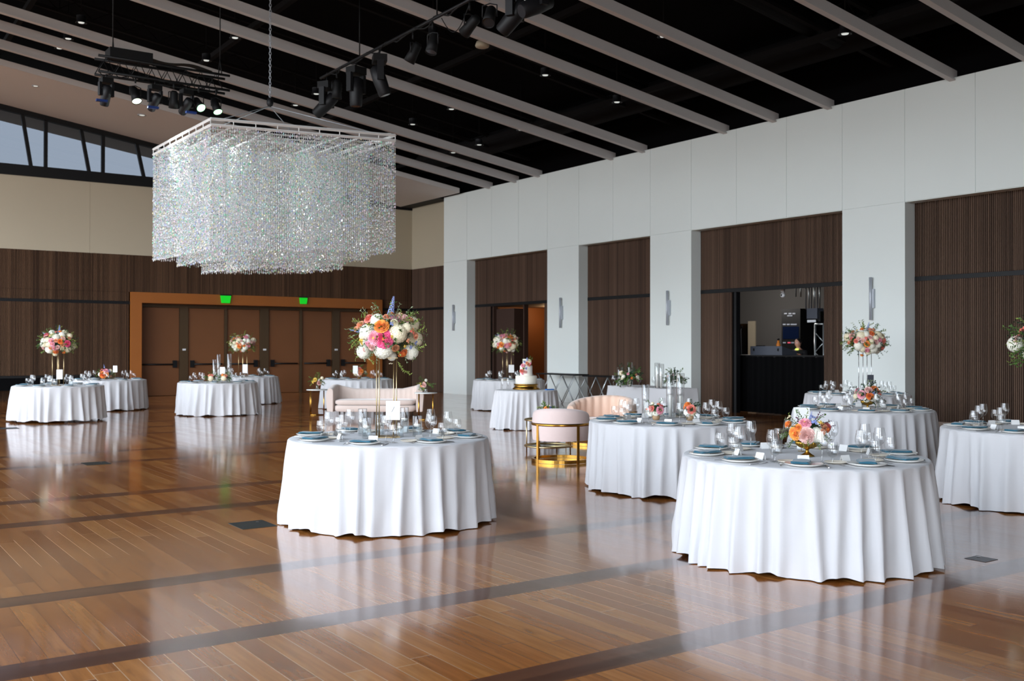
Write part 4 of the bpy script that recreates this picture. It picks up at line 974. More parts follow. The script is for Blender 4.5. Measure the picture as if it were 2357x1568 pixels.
arrangement(A4, 'low pink and orange arrangement in the gold compote on the second table behind', 'T4', [(a, b, x-c4[0], c4[1]-y, r) for a, b, x, y, r in it], .19, .13, F/d4, 8, (('leaf_dark', 18), ('leaf_grey', 12)), .035, 13, ln=.07)
def pot(px, py, lb):
    q = atZ(px, py, ZS); t = thing('flower_pot', lb, 'pot', (q.x, q.y, ZS))
    MB().lathe([(.0, .0), (.032, .0), (.042, .02), (.044, .04), (.038, .058), (.034, .058), (.036, .03), (.0, .02)], 24).obj('bowl', 'lid_terracotta', t); return q
q = pot(1510, 967, 'small round tan pot under the coral and pink low flowers'); A = q+Vector((0, 0, .125)); d = (A-Vector((0, 0, H))).dot(fw); c = (1510, 943)
arrangement(A, 'low arrangement with a pink bloom in the first tan pot', 'T3', [(a, b, x-c[0], c[1]-y, r) for a, b, x, y, r in [('peony', 'fl_lightpink', 1520, 944, 9), ('rose', 'fl_coral', 1496, 940, 8), ('bud', 'fl_coral', 1517, 931, 6), ('hydrangea', 'fl_white', 1493, 955, 9), ('hydrangea', 'fl_white', 1509, 956, 8), ('bud', 'fl_deep', 1488, 946, 6), ('bud', 'fl_red', 1525, 935, 4), ('hydrangea', 'fl_white', 1524, 955, 6)]], .10, .08, F/d, 5, (('leaf', 10), ('leaf_dark', 8)), .022, 15, ln=.05)
q = pot(1588, 968, 'small round tan pot under the orange low flowers'); A = q+Vector((0, 0, .13)); d = (A-Vector((0, 0, H))).dot(fw); c = (1588, 944)
arrangement(A, 'low arrangement with orange and coral blooms in the second tan pot', 'T3', [(a, b, x-c[0], c[1]-y, r) for a, b, x, y, r in [('rose', 'fl_orange', 1580, 931, 8), ('peony', 'fl_coral', 1589, 942, 10), ('hydrangea', 'fl_white', 1577, 955, 9), ('hydrangea', 'fl_cream', 1596, 955, 9), ('bud', 'fl_deep', 1574, 938, 5), ('bud', 'fl_cream', 1603, 942, 5)]], .09, .08, F/d, 5, (('leaf_dark', 14),), .024, 16, ln=.06)

# ------------------------------------------------------------------ glass cylinders with candles
def cylinder(px, py, r, h, lb, clb, Z=ZS, water=.5, pillar=0, P=None):
    q = P or atZ(px, py, Z); t = thing('glass_cylinder', lb, 'vase', (q.x, q.y, Z))
    MB().lathe([(.0, .002), (r-.004, .002), (r, .008), (r, h-.003), (r-.002, h), (r-.004, h-.003), (r-.004, .014), (.0, .014)], 28).obj('vase_wall', 'clear_glass', t)
    if pillar:
        c = thing('pillar_candle', clb, 'candle', (q.x, q.y, Z+.015)); MB().lathe([(.0, 0), (r*.42, 0), (r*.42, pillar-.006), (r*.36, pillar), (.0, pillar-.004)], 18).obj('wax_body', 'wax', c)
        MB().tube([(0, 0, pillar-.006), (.002, 0, pillar+.01)], .0012, 5).obj('wick', 'wick', c)
    else:
        MB().lathe([(.0, .015), (r-.005, .015), (r-.005, h*water), (.0, h*water)], 24).obj('water_fill', 'water', t)
        c = thing('floating_candle', clb, 'candle', (q.x, q.y, Z+h*water-.006)); MB().lathe([(.0, 0), (r*.62, 0), (r*.80, .012), (r*.80, .026), (r*.3, .028), (.0, .026)], 20).obj('wax_body', 'wax', c)
        MB().tube([(0, 0, .024), (.002, 0, .036)], .0012, 5).obj('wick', 'wick', c)
for px, py, r, h, lb in [(834.5, 1003, .042, .255, 'tallest glass cylinder beside the peony bouquet stand'), (844, 1009, .044, .19, 'short glass cylinder in front of the tallest one, by the peony stand'), (873.5, 1003, .043, .20, 'glass cylinder just behind the peony stand rods'),
        (931, 997, .042, .25, 'tall glass cylinder behind the table number card'), (919.5, 1006, .040, .16, 'short glass cylinder beside the table number card'), (960.5, 1005, .045, .195, 'glass cylinder standing alone on the column side of the number card')]:
    cylinder(px, py, r, h, lb, 'white floating candle in the '+lb.split(',')[0].replace('standing alone ', '').replace(' just', ''))
cylinder(1486, 958, .045, .39, 'medium tall glass cylinder behind the first tan pot', 'white pillar candle in the medium tall cylinder behind the first pot', pillar=.17)
cylinder(1543, 962, .05, .54, 'tallest glass cylinder between the two tan pots', 'white pillar candle in the tallest cylinder between the pots', pillar=.26)
cylinder(1566, 961, .05, .53, 'very tall glass cylinder beside the second tan pot', 'white pillar candle in the very tall cylinder by the second pot', pillar=.25)
for px, t_, b_, r, lb in [(493, 835, 882, .042, 'shortest glass cylinder on the table before the doors'), (503, 821, 880, .045, 'first tall glass cylinder on the table before the doors'), (527.5, 821, 881, .055, 'second tall glass cylinder on the table before the doors')]:
    q = atD(px, b_, 24.0); cylinder(0, 0, r, (b_-t_)*24/F+.06, lb, 'white candle inside the '+lb.split(' on')[0]+' before the doors', P=Vector((q.x, q.y, ZS)), pillar=.3)
for px, r, h, lb in [(98, .05, .14, 'small candle glass at the daylit end of the slat side table'), (114, .05, .2, 'larger candle glass left of the bouquet stand by the slats'.replace('left of', 'beside')), (127, .045, .15, 'candle glass between the stand rods by the slats'), (163, .05, .2, 'candle glass on the door side of the slat side table')]:
    q = atD(px, 885, 21.9); cylinder(0, 0, r, h, lb, 'floating candle in the '+lb.split(' by')[0].split(' of')[0], P=Vector((q.x, q.y, ZS)))
for px, r, h, lb in [(1151, .05, .2, 'candle glass beside the stand behind the cake table'), (1175, .05, .14, 'candle glass under the number card behind the cake'), (1191, .05, .2, 'candle glass behind the small cake tiers')]:
    q = atD(px, 870, 26.0); cylinder(0, 0, r, h, lb, 'floating candle in the '+lb, P=Vector((q.x, q.y, ZS)))
q = atZ(1789, 1043, ZS); o = link('tumbler', TUMB, None, q); tag(o, 'straight sided glass tumbler beside the gold compote in front', 'glass')
for (px, py, tb, lb) in [(1960, 941, 'T4', 'small clear votive glass before the second gold compote'), (2035, 938, 'T4', 'small clear votive glass beside the second gold compote'), (1920, 1046, 'T2', 'small clear votive glass on the column side of the front compote')]:
    q = atZ(px, py, ZS); o = link('votive_glass', TUMB, None, q, scale=.6); tag(o, lb, 'glass')

# ------------------------------------------------------------------ table number cards
def number_card(px, y0, y1, d, lb, w=.125, Z=ZS, rz=None, mt='paper_white', numeral=False, col='gold_pale'):
    b = atD(px, y1, d); hgt = (y1-y0)*d/F; rz = -YAW if rz is None else rz
    t = thing('table_number', lb, 'sign', (b.x, b.y, Z), rz); zb = b.z-Z
    MB().box(-w/2, w/2, -.002, .002, zb, zb+hgt).obj('card', mt, t)
    if numeral: MB().tube([(-.012, -.0035, zb+hgt*.42), (.002, -.0035, zb+hgt*.56), (.014, -.0035, zb+hgt*.70), (.006, -.0035, zb+hgt*.62)], .0014, 5).obj('numeral', 'ink', t)
    m = MB(); m.tube([(0, .006, .003), (0, .006, zb+.01)], .0022, 6); m.lathe([(.0, 0), (.03, 0), (.03, .004), (.0, .005)], 16); m.tube([(-.014, 0, zb+.005), (-.014, 0, zb+.02), (.014, 0, zb+.02), (.014, 0, zb+.005)], .0016, 5); m.obj('holder', col, t)
number_card(904.5, 923, 967, 9.30, 'white numbered card with a handwritten stroke before the peony stand', .13, numeral=True)
number_card(1845, 938, 975, 8.15, 'white table number card behind the front compote flowers', .13)
number_card(137, 851, 873, 21.8, 'white table number card on the bouquet table by the slats', .13)
number_card(265, 842, 857, 26.2, 'white table number card by the low orange flowers', .11)
number_card(512, 845, 861, 23.8, 'white table number card among the cylinders before the doors', .12)
number_card(564, 839, 859, 28.3, 'white table number card under the tall bouquet before the doors', .14)
number_card(818, 842, 860, 26.6, 'pale table number card on the table behind the sofa', .13)
number_card(1177, 840, 858, 26.0, 'white table number card behind the cake', .14)
number_card(2004, 863, 886, 18.0, 'grey backed table number card under the bouquet by the column', .11, mt='gear_grey')
number_card(2018, 884, 921, 13.4, 'grey table number card seen nearly edge on beside the second compote', .13, rz=-YAW+1.25, mt='gear_grey')

# ------------------------------------------------------------------ far low arrangements
def low(px, py, d, R_, seed, lb, first, base='gold', zb=None):
    A = atD(px, py, d); t = None
    if base == 'gold': compote((A.x, A.y, ZS), 'gold compote under the '+lb.split(' on')[0].split(' in')[0].split(' behind')[0])
    arrangement(A, lb, '', first, R_/F*d, R_/F*d*.7, F/d, 6, (('leaf', 12), ('leaf_grey', 6)), .035, seed, ln=.06)
low(243, 860, 26.3, 17, 71, 'orange and pink low arrangement on the table beside the door frame', [('rose', 'fl_deep', -2, -3, 8), ('peony', 'fl_lightpink', 5, 8, 6), ('bud', 'fl_coral', -7, 9, 4), ('hydrangea', 'fl_white', -11, -2, 5), ('delphinium', 'fl_blue', -4, 20, 4), ('rose', 'fl_orange', 8, -2, 5), ('bud', 'fl_lilac', 12, 7, 4)])
low(487, 869, 23.6, 12, 72, 'small peach arrangement beside the shortest cylinder before the doors', [('rose', 'fl_peach', -3, 6, 4), ('bud', 'fl_coral', 4, 6, 4), ('hydrangea', 'fl_cream', -1, -4, 7)], None)
low(517, 868, 23.6, 13, 73, 'small cream arrangement between the tall cylinders before the doors', [('bud', 'fl_orange', -2, 6, 4), ('rose', 'fl_peach', 6, 4, 4), ('hydrangea', 'fl_cream', 0, -5, 7), ('bud', 'fl_purple', 9, 0, 3)], None)
low(826, 856, 26.8, 17, 74, 'peach and coral low arrangement on the table behind the sofa', [('rose', 'fl_coral', 4, 8, 5), ('rose', 'fl_orange', 9, 2, 5), ('hydrangea', 'fl_blush' if 0 else 'fl_cream', -6, -3, 7), ('rose', 'fl_peach', -2, 3, 5), ('rose', 'fl_peach', 5, -5, 5)])

# ------------------------------------------------------------------ wedding cake and its table
K = atZ(1211, 893, ZS); KX, KY = 12.0, 16.5; kd = 20.2
q = atD(1211, 890, kd); KX, KY = q.x, q.y
t = thing('cake_stand', 'round gold cake stand on the small round table', 'cake stand', (KX, KY, ZS))
MB().lathe([(.0, 0), (.27, 0), (.275, .02), (.235, .05), (.225, .075), (.245, .1), (.245, .112), (.0, .112)], 40).obj('stand_body', 'gold', t)
t = thing('wedding_cake', 'three tier white wedding cake trailing coral and blue flowers', 'cake', (KX, KY, ZS+.113))
z = 0
for r, h, mt in ((.215, .165, 'frosting'), (.125, .205, 'frosting_plain'), (.07, .13, 'frosting')):
    MB().lathe([(.0, z), (r-.004, z), (r, z+.006), (r, z+h-.012), (r-.01, z+h), (.0, z+h)], 40).obj('tier', mt, t); z += h
k0 = Vector((KX, KY, ZS+.113))
for kd_, col, px, py, s in [('rose', 'fl_coral', 1201, 854, .045), ('bud', 'fl_lightpink', 1203, 860, .035), ('rose', 'fl_blush', 1209, 856, .04), ('rose', 'fl_cream', 1205, 846, .035), ('bud', 'fl_blue', 1211, 848, .03), ('peony', 'fl_lightpink', 1204, 841, .04), ('rose', 'fl_peach', 1214, 836, .04), ('bud', 'fl_coral', 1218, 840, .04), ('rose', 'fl_cream', 1219, 831, .035), ('bud', 'fl_blue', 1208, 833, .03), ('delphinium', 'fl_blue', 1213, 829, .05), ('bud', 'fl_lightpink', 1221, 836, .03)]:
    p = atD(px, py, 20.2-.13)-k0; flower(t, kd_, p, TOW*.9+Vector((0, 0, .5)), s, col)
m = MB(); rnd = random.Random(8)
for a in ((1208, 833), (1220, 832), (1213, 845), (1206, 850), (1216, 826)):
    p = atD(*a, 20.05)-k0; sprig(m, p, (rnd.uniform(-1, 1), rnd.uniform(-1, 0), .5), .07, .035, rnd, 4, 0)
m.obj('foliage', 'leaf', t)['kind'] = 'stuff'
FL = MB().lathe([(.0, .003), (.03, .002), (.032, .004), (.005, .012), (.004, .07), (.015, .09), (.024, .13), (.026, .18), (.021, .23)], 22).mesh('champagne_flute', 'clear_glass')
for px, lb in ((1156, 'champagne flute on the daylit side of the cake'), (1169, 'champagne flute standing close beside the gold cake stand')):
    q = atD(px, 893, 19.95); tag(link('champagne_flute', FL, None, (q.x, q.y, ZS)), lb, 'glass')
q = atD(1265, 893, 20.0); tag(MB().box(-.09, .09, -.03, .03, 0, .02).obj('blue_napkin', 'napkin_blue'), 'flat blue folded cloth on the cake table', 'cloth').location = (q.x, q.y, ZS)  # flat box standing for a folded blue napkin

# ------------------------------------------------------------------ long head table with draped cloth
PA, PB, PC = atZ(1400, 888, HT), atZ(1537, 896, HT), atZ(1593, 891.7, HT)
u = (PB-PA); u.z = 0; LN = u.length; u.normalize(); v = Vector((-u.y, u.x, 0)); v = v if v.dot(PC-PB) > 0 else -v; DP = .78
def rect_cloth(LN, DP, seed):
    rnd = random.Random(seed); per = []; n = 220; tot = 2*(LN+DP)
    def P_(s):
        s %= tot
        if s < LN: return (s, 0, 0, -1)
        s -= LN
        if s < DP: return (LN, s, 1, 0)
        s -= DP
        if s < LN: return (LN-s, DP, 0, 1)
        s -= LN; return (0, DP-s, -1, 0)
    ph = [rnd.uniform(0, 6) for _ in range(4)]
    m = MB()
    def fn(a, b):
        s = a*tot; x, y, nx, ny = P_(s); corner = min((abs(((s-c+tot/2) % tot)-tot/2) for c in (0, LN, LN+DP, 2*LN+DP)))
        o = .012+b*(.03+.014*sin(s*9+ph[0])*b+.01*sin(s*17+ph[1]))+b*.07*math.exp(-(corner/.12)**2)
        return (x+nx*o, y+ny*o, HT+.004-(HT-.02)*b)
    m.grid(fn, n, 14, True, True); m.add([(-.012, -.012, HT+.004), (LN+.012, -.012, HT+.004), (LN+.012, DP+.012, HT+.004), (-.012, DP+.012, HT+.004)], [(0, 1, 2, 3)]); return m
o = rect_cloth(LN, DP, 4).obj('tablecloth', 'cloth_white'); o.matrix_world = Matrix(((u.x, v.x, 0, PA.x), (u.y, v.y, 0, PA.y), (0, 0, 1, 0), (0, 0, 0, 1)))
tag(o, 'white cloth draped over the long straight table behind the lounge chairs', 'tablecloth')
t = thing('long_table', 'long folding table hidden under the straight white cloth', 'table', (PA.x, PA.y, 0), atan2(u.y, u.x))
sg = 1 if Vector((-u.y, u.x, 0)).dot(v) > 0 else -1
MB().box(.01, LN-.01, min(.01, sg*DP-sg*.01), max(-.01 if sg < 0 else .01, sg*DP-sg*.01), HT-.03, HT-.004).obj('tabletop', 'ply_top', t)
for x in (.15, LN-.15):
    for y in (.12, DP-.12): MB().tube([(x, sg*y, .002), (x, sg*y, HT-.03)], .014, 8).obj('leg', 'wood_leg', t)
def onT(px, py, d, dz=0): q = atD(px, py, d); return Vector((q.x, q.y, ZS))
for px, ty, by, d, r, lb in [(1427, 838, 887, 21.9, .065, 'shorter glass cylinder on the long table'), (1450, 825, 887, 21.5, .06, 'taller glass cylinder on the long table'), (1513, 826, 890, 20.9, .055, 'slim glass cylinder on the long table before the column'), (1522, 828, 890, 20.8, .055, 'second slim glass cylinder on the long table before the column')]:
    cylinder(0, 0, r, (by-ty)*d/F-.05, lb, 'white pillar candle in the '+lb.split(' on')[0]+' of the long table', P=onT(px, by, d), pillar=.28)
for px, py, d, R_, sd, lb in [(1447, 866, 21.1, 26, 81, 'wide low arrangement with pink roses on the long table'), (1553, 870, 20.9, 20, 82, 'small green arrangement at the end of the long table')]:
    A = atD(px, py, d); arrangement(A, lb, '', rand_items(sd, R_, 7 if sd == 81 else 3, .5, spikes=0), R_/F*d, R_/F*d*.45, F/d, 5, (('leaf', 22), ('leaf_dark', 16)), .05, sd, ln=.1)
for i, (px, d) in enumerate([(1412, 22.0), (1471, 21.2), (1505, 21.1), (1530, 20.8)]):
    q = onT(px, 888, d); tag(link('wine_glass', WINE_M, None, q), ['wine glass at the lattice end of the long table', 'wine glass beside the pink roses on the long table', 'wine glass beside the slim cylinders on the long table', 'wine glass before the column on the long table'][i], 'wine glass')

# ------------------------------------------------------------------ lattice legged bar tables by the columns
def lattice_table(x, y0, y1, h, lb, depth=.5, top='gear_black'):
    t = thing('folding_bar_table', lb, 'table', (x, (y0+y1)/2, 0)); L_ = (y1-y0)/2
    MB().box(-depth/2, depth/2, -L_, L_, h-.035, h).obj('tabletop', top, t)
    n = 3
    for i in range(n):
        a, b = -L_+.05+(2*L_-.1)*i/n, -L_+.05+(2*L_-.1)*(i+1)/n
        for xx in (-depth/2+.04, depth/2-.04):
            MB().tube([(xx, a, .01), (xx, b, h-.035)], .011, 6).obj('crossed_leg', 'alu', t); MB().tube([(xx, b, .01), (xx, a, h-.035)], .011, 6).obj('crossed_leg', 'alu', t)
    return t
lattice_table(17.85, 22.15, 24.0, .86, 'black topped bar table with crossed metal legs before the second column')
lattice_table(17.9, 20.3, 21.9, .84, 'dark bar table with crossed metal legs before the closed slat bay')

# ------------------------------------------------------------------ lounge furniture
def barrel(loc, rz, lb, mt, w=.40, channels=0, hback=.76, harm=.60, seat=.43, gold=True, bot=.31, span=2.15, base=True):
    t = thing('lounge_chair', lb, 'armchair', loc, rz)       # opens towards local -Y... seat front at -Y
    ro, ri = w, w-.11
    def top(a): f = max(0, cos(a*.82)); return harm+(hback-harm)*f**.8
    def fn(u, v):      # u along the arc, v around the section
        a = (u-.5)*2*span; ang = pi/2+a; tp = top(a)
        q = v*4
        if q < 1: r, z = ro, bot+(tp-.05-bot)*q
        elif q < 2: b = (q-1)*pi; r, z = (ro+ri)/2+(ro-ri)/2*cos(b), tp-.05+.05*sin(b)
        elif q < 3: r, z = ri, tp-.05-(tp-.05-bot)*(q-2)
        else: r, z = ri+(ro-ri)*(q-3), bot
        if channels and 1.4 < q < 3: r -= .035*abs(sin(channels*a/2))
        if 0 < q < 1: r += .012*sin(pi*q)
        return (r*cos(ang), r*sin(ang), z)
    m = MB(); NU = 72
    m.grid(fn, NU, 24)
    for s in (0, 1): m.add([fn(s, j/24) for j in range(24)], [tuple(range(24)) if s else tuple(range(24))[::-1]], True)
    m.obj('backrest', mt, t)
    m = MB(); m.lathe([(.0, bot), (ri-.005, bot), (ri+.0, bot+.02), (ri, seat-.03), (ri-.03, seat), (.0, seat+.01)], 40); m.box(-ri*.85, ri*.85, -ro, 0, bot, seat-.01) if 0 else None
    m.obj('seat_cushion', mt, t)
    if gold:
        m = MB(); sp = span*1.0
        m.grid(lambda u, v: ((ro+.014+.008*(v in (1/3, 2/3)))*cos(pi/2+(u-.5)*2*sp), (ro+.014+.008*(v in (1/3, 2/3)))*sin(pi/2+(u-.5)*2*sp), .515+.038*v), 72, 3, False); m.obj('band', 'gold', t)
        for a in (-2.1, -.75, .75, 2.1):
            R_ = Matrix.Rotation(a, 4, 'Z')
            MB().box(-.02, .02, ro+.012, ro+.022, .0, .53, R_).obj('leg', 'gold', t)
        if base:
            m = MB(); m.grid(lambda u, v: ((ro+.017)*cos(2*pi*u), (ro+.017)*sin(2*pi*u), .003+.045*v), 72, 1, False, True); m.grid(lambda u, v: ((ro-.02+.037*v)*cos(2*pi*u), (ro-.02+.037*v)*sin(2*pi*u), .048), 72, 1, False, True)
            m.obj('base_ring', 'gold', t)
    return t
A = atD(1291, 1000, 14.25)
barrel((A.x, A.y, 0), -YAW+pi*.86+.25, 'blush barrel armchair with polished gold band, back turned to the camera', 'velvet_blush', .40, 0, .765, .66)
A = atD(1384, 1000, 16.9)
barrel((A.x, A.y, 0), -YAW-.45, 'wide peach channelled tub seat behind the blush armchair', 'velvet_peach', .58, 20, .79, .62, .42, True, .28, 1.9)
# round two tier gold side table
Cc = atD(1262, 1000, 15.5)
t = thing('coffee_table', 'round two tier gold and glass table before the blush armchair', 'table', (Cc.x, Cc.y, 0))
for z, mt in ((.50, 'gold_pale'), (.10, 'gold_pale')):
    m = MB(); m.tube([(.36*cos(a*pi/24), .36*sin(a*pi/24), z) for a in range(48)], .014, 8, closed=True); m.obj('ring', mt, t)
    MB().lathe([(.0, z-.003), (.35, z-.003), (.35, z+.004), (.0, z+.004)], 48).obj('glass_shelf', 'table_glass', t)
for k in range(4): a = k*pi/2+.55; MB().tube([(.36*cos(a), .36*sin(a), .0), (.36*cos(a), .36*sin(a), .5)], .011, 8).obj('leg', 'gold_pale', t)
def bud_vase(P, z, lb, lba, its, R_, d, sd):
    t = thing('bud_vase', lb, 'vase', (P.x, P.y, z)); MB().lathe([(.0, .003), (.034, .002), (.036, .008), (.03, .05), (.035, .12), (.033, .12), (.028, .05), (.0, .01)], 20).obj('vase_wall', 'clear_glass', t)
    m = MB()
    for a in range(5): m.tube([(.012*cos(a), .012*sin(a), .01), (.02*cos(a+1), .02*sin(a+1), .16)], .002, 4)
    m.obj('stems', 'leaf', t)['kind'] = 'stuff'
    arrangement(Vector((P.x, P.y, z+.12+R_/F*d*.5)), lba, '', its, R_/F*d, R_/F*d*.75, F/d, 3, (('leaf', 12), ('leaf_light', 8)), .035, sd, ln=.07, core=False)
q = atD(1260, 960, 15.45); bud_vase(q, .505, 'small glass vase on the two tier gold table', 'small orange posy on the two tier gold table', [('rose', 'fl_orange', -3, 0, 7), ('bud', 'fl_blue', 8, 4, 4)], 12, 15.4, 91)

# blush sofa
S = atD(867, 950, 23.0); face = -YAW
t = thing('curved_sofa', 'blush velvet sofa with channelled curved back between two small tables', 'sofa', (S.x, S.y, 0), face)
HW, DPS = 1.04, .80
def spath(u):       # back path from the left arm front round to the right arm front; y positive = back
    a = (u-.5)*2; th = a*pi*.5*1.12; s = math.copysign(abs(sin(th))**.55, sin(th))*HW; c = -DPS/2+DPS*max(0, cos(min(abs(th), pi/2)))**.35 if abs(th) < pi/2 else -DPS/2
    return s, c
PT = []; n = 80
for i in range(n+1):
    a = (i/n-.5)*2
    if abs(a) > .72: k = (abs(a)-.72)/.28; PT.append((math.copysign(HW+.03*k, a), DPS/2-.22-(DPS-.28)*k))
    elif abs(a) > .52: k = (abs(a)-.52)/.2*pi/2; PT.append((math.copysign(HW-.22+.22*sin(k), a), DPS/2-.22+.22*cos(k)))
    else: PT.append((a/.52*(HW-.22), DPS/2))
def sofa_fn(u, v):
    i = min(n, max(0, int(round(u*n)))); x, y = PT[i]; x2, y2 = PT[min(n, i+1)]; x1, y1 = PT[max(0, i-1)]
    tx, ty = x2-x1, y2-y1; l_ = sqrt(tx*tx+ty*ty) or 1; nx, ny = ty/l_, -tx/l_      # inward normal
    if nx*x+ny*(y) > 0 and abs(x)+abs(y) > .2: pass
    nx, ny = (-abs(nx)*(1 if x > 0 else -1)), (-abs(ny))
    a = abs(i/n-.5)*2; tp = .66+.10*max(0, min(1, (a-.35)/.3)) - .08*max(0, (a-.8)/.2)
    w = .13; q = v*4; bt = .16
    if q < 1: r, z = 0, bt+(tp-.05-bt)*q
    elif q < 2: b = (q-1)*pi; r, z = w/2-w/2*cos(b), tp-.05+.05*sin(b)
    elif q < 3: r, z = w, tp-.05-(tp-.05-bt)*(q-2)
    else: r, z = w*(4-q), bt
    if 1.5 < q < 3: r += .014*abs(sin(i*pi/3.0))
    if q < 1: r -= .03*sin(pi*q*.5)*(1 if a > .5 else .4)-.03*0
    return (x+nx*r, y+ny*r, z)
m = MB(); m.grid(sofa_fn, n, 20)
for s in (0, 1): m.add([sofa_fn(s, j/20) for j in range(20)], [tuple(range(20))], True)
m.obj('backrest', 'velvet_sofa', t)
def rbox(m, x0, x1, y0, y1, z0, z1, r=.03):
    def fn(u, v):
        a = 2*pi*u; cxx, cyy_ = (x0+x1)/2, (y0+y1)/2; hx, hy = (x1-x0)/2, (y1-y0)/2
        e = .25; sx = math.copysign(abs(cos(a))**e, cos(a)); sy = math.copysign(abs(sin(a))**e, sin(a))
        k = [(1-r*2, z0), (1, z0+r), (1, z1-r), (1-r*1.0/hy*.4, z1-r*.3), (1-r*2/hy, z1)][int(round(v*4))]
        return (cxx+sx*hx*k[0], cyy_+sy*hy*k[0], k[1])
    m.grid(fn, 48, 4, True, True); m.add([fn(i/48, 1) for i in range(48)], [tuple(range(48))], True); return m
rbox(MB(), -HW+.13, HW-.13, -DPS/2+.02, DPS/2-.15, .16, .31).obj('seat_base', 'velvet_sofa', t)
rbox(MB(), -HW+.14, HW-.14, -DPS/2, DPS/2-.14, .315, .43).obj('seat_cushion', 'velvet_sofa', t)
for x in (-HW+.25, HW-.25):
    for y in (-DPS/2+.08, DPS/2-.1): MB().tube([(x, y, .0), (x, y, .165)], [.012, .02], 10).obj('leg', 'wood_leg', t)

def c_table(px, d, lb, rz, mir=1):
    q = atD(px, 900, d); t = thing('side_table', lb, 'side table', (q.x, q.y, 0), rz); r = .25
    MB().lathe([(.0, .59), (r, .59), (r+.004, .6), (r, .612), (.0, .612)], 36).obj('marble_top', 'marble', t)
    for x, y in ((-.15, .05), (-.15, -.05), (.16, 0)): MB().tube([(x*mir, y, .012), (x*mir, y, .59)], .014, 10).obj('leg', 'gold', t)
    MB().tube([(-.15*mir, .05, .012), (.16*mir, 0, .012), (-.15*mir, -.05, .012)], .013, 8).obj('base_bar', 'gold', t); return q
q = c_table(730, 23.9, 'round marble side table with gold legs at the daylit end of the sofa', -YAW)
bud_vase(q, .613, 'glass bud vase on the side table at the daylit sofa end', 'posy with a yellow bloom on the side table at the daylit sofa end', [('rose', 'fl_blush', 8, -5, 6), ('rose', 'fl_yellow', -3, 3, 5), ('bud', 'fl_yellow', -8, -2, 4)], 16, 23.9, 92)
q = c_table(980, 22.3, 'round marble side table with gold legs before the corner column', -YAW)
bud_vase(q, .613, 'glass bud vase on the side table before the corner column', 'posy with a blush bloom on the side table before the corner column', [('rose', 'fl_blush', -4, -3, 6), ('bud', 'fl_orange', -10, -4, 4), ('bud', 'fl_yellow', -12, 0, 3)], 15, 22.3, 93)
t = thing('buffet_table', 'long black table against the slats behind the daylit tables', 'table', (5.2, 32.6, 0))
MB().box(-2.6, 1.9, -.38, .38, .70, .76).obj('tabletop', 'gear_black', t)
MB().box(-2.55, 1.85, -.36, .36, .34, .70).obj('skirt', 'drape_black', t)
for x in (-2.4, 1.7):
    for y in (-.3, .3): MB().tube([(x, y, 0), (x, y, .34)], .02, 8).obj('leg', 'gear_black', t)

# ------------------------------------------------------------------ black draped booth and its equipment
bx = hx0+.35; ya, yb = 14.0, 18.2
t = thing('control_booth', 'high control booth wrapped in black pleated drape inside the open bay', 'booth', (bx+.5, (ya+yb)/2, 0))
MB().box(-.5, .7, -(yb-ya)/2, (yb-ya)/2, 1.38, 1.43).obj('counter', 'gear_black', t)
m = MB(); Lb = yb-ya
m.grid(lambda u, v: (-.53-.03*sin(u*150)-.018*sin(u*61+v)-.02*(1-v), -(Lb/2)+Lb*u, .02+1.38*v), 300, 6); m.obj('pleated_drape', 'drape_black', t)
def gear(name, lb, cat, px0, px1, py0, py1, X, dx, mt, pn='body'):
    a, b = atX(px0, py0, X), atX(px1, py1, X); y0, y1 = min(a.y, b.y), max(a.y, b.y)
    t = thing(name, lb, cat, (X, (y0+y1)/2, b.z)); w = (y1-y0)/2
    MB().box(0, dx, -w, w, 0, a.z-b.z).obj(pn, mt, t); return t, w, a.z-b.z
g, w, h = gear('mixing_console', 'grey backed mixing console on the booth counter', 'mixing desk', 1727, 1800, 797, 816, 19.45, .10, 'gear_grey', 'back_panel')
g.location.z = 1.432; h = atX(1760, 797, 19.45).z-1.432
for ch in g.children: bpy.data.objects.remove(ch)
MB().add([(0, -w, 0), (0, w, 0), (0, w, h), (0, -w, h), (.55, -w, 0), (.55, w, 0), (.55, w, .08), (.55, -w, .08)], [(0, 3, 2, 1), (4, 5, 6, 7), (0, 1, 5, 4), (3, 7, 6, 2), (0, 4, 7, 3), (1, 2, 6, 5)]).obj('body', 'gear_grey', g)
for s in (-1, 1): MB().box(-.012, 0, s*(w-.12)-.02, s*(w-.12)+.02, h*.45, h*.75).obj('latch', 'gear_black', g)
# tall rack with dim screens
Xr = 22.2
a, b = atX(1799, 712, Xr), atX(1842, 712, Xr)
t = thing('equipment_rack', 'tall black equipment rack with dim blue screen behind the booth', 'rack', (Xr, (a.y+b.y)/2, 0)); w = abs(a.y-b.y)/2
MB().box(0, .7, -w, w, 0, a.z).obj('cabinet', 'gear_black', t)
z1, z2 = atX(1820, 752, Xr).z, atX(1820, 772, Xr).z
MB().box(-.01, 0, -w+.05, w-.05, z2-.1, z1).obj('screen', 'screen_blue', t)
for py, mtt, xs_ in ((722, 'screen_text', (1809, 1819, 1828)), (727, 'screen_text', (1816, 1821)), (747, 'screen_text', (1806, 1815, 1824, 1831)), (789, 'screen_text', (1806,)), (789, 'screen_red', (1817,)), (789, 'screen_text', (1825,))):
    m = MB()
    for px in xs_:
        q = atX(px, py, Xr); m.box(-.014, -.01, q.y-t.location.y-.05, q.y-t.location.y+.05, q.z-.018, q.z+.018)
    m.obj('indicator_lights', mtt, t)
a, b = atX(1843, 700, 22.6), atX(1900, 700, 22.6)
t = thing('black_flat', 'tall black flat panel beside the equipment rack', 'panel', (23.1, (a.y+b.y)/2, 0)); w = abs(a.y-b.y)/2
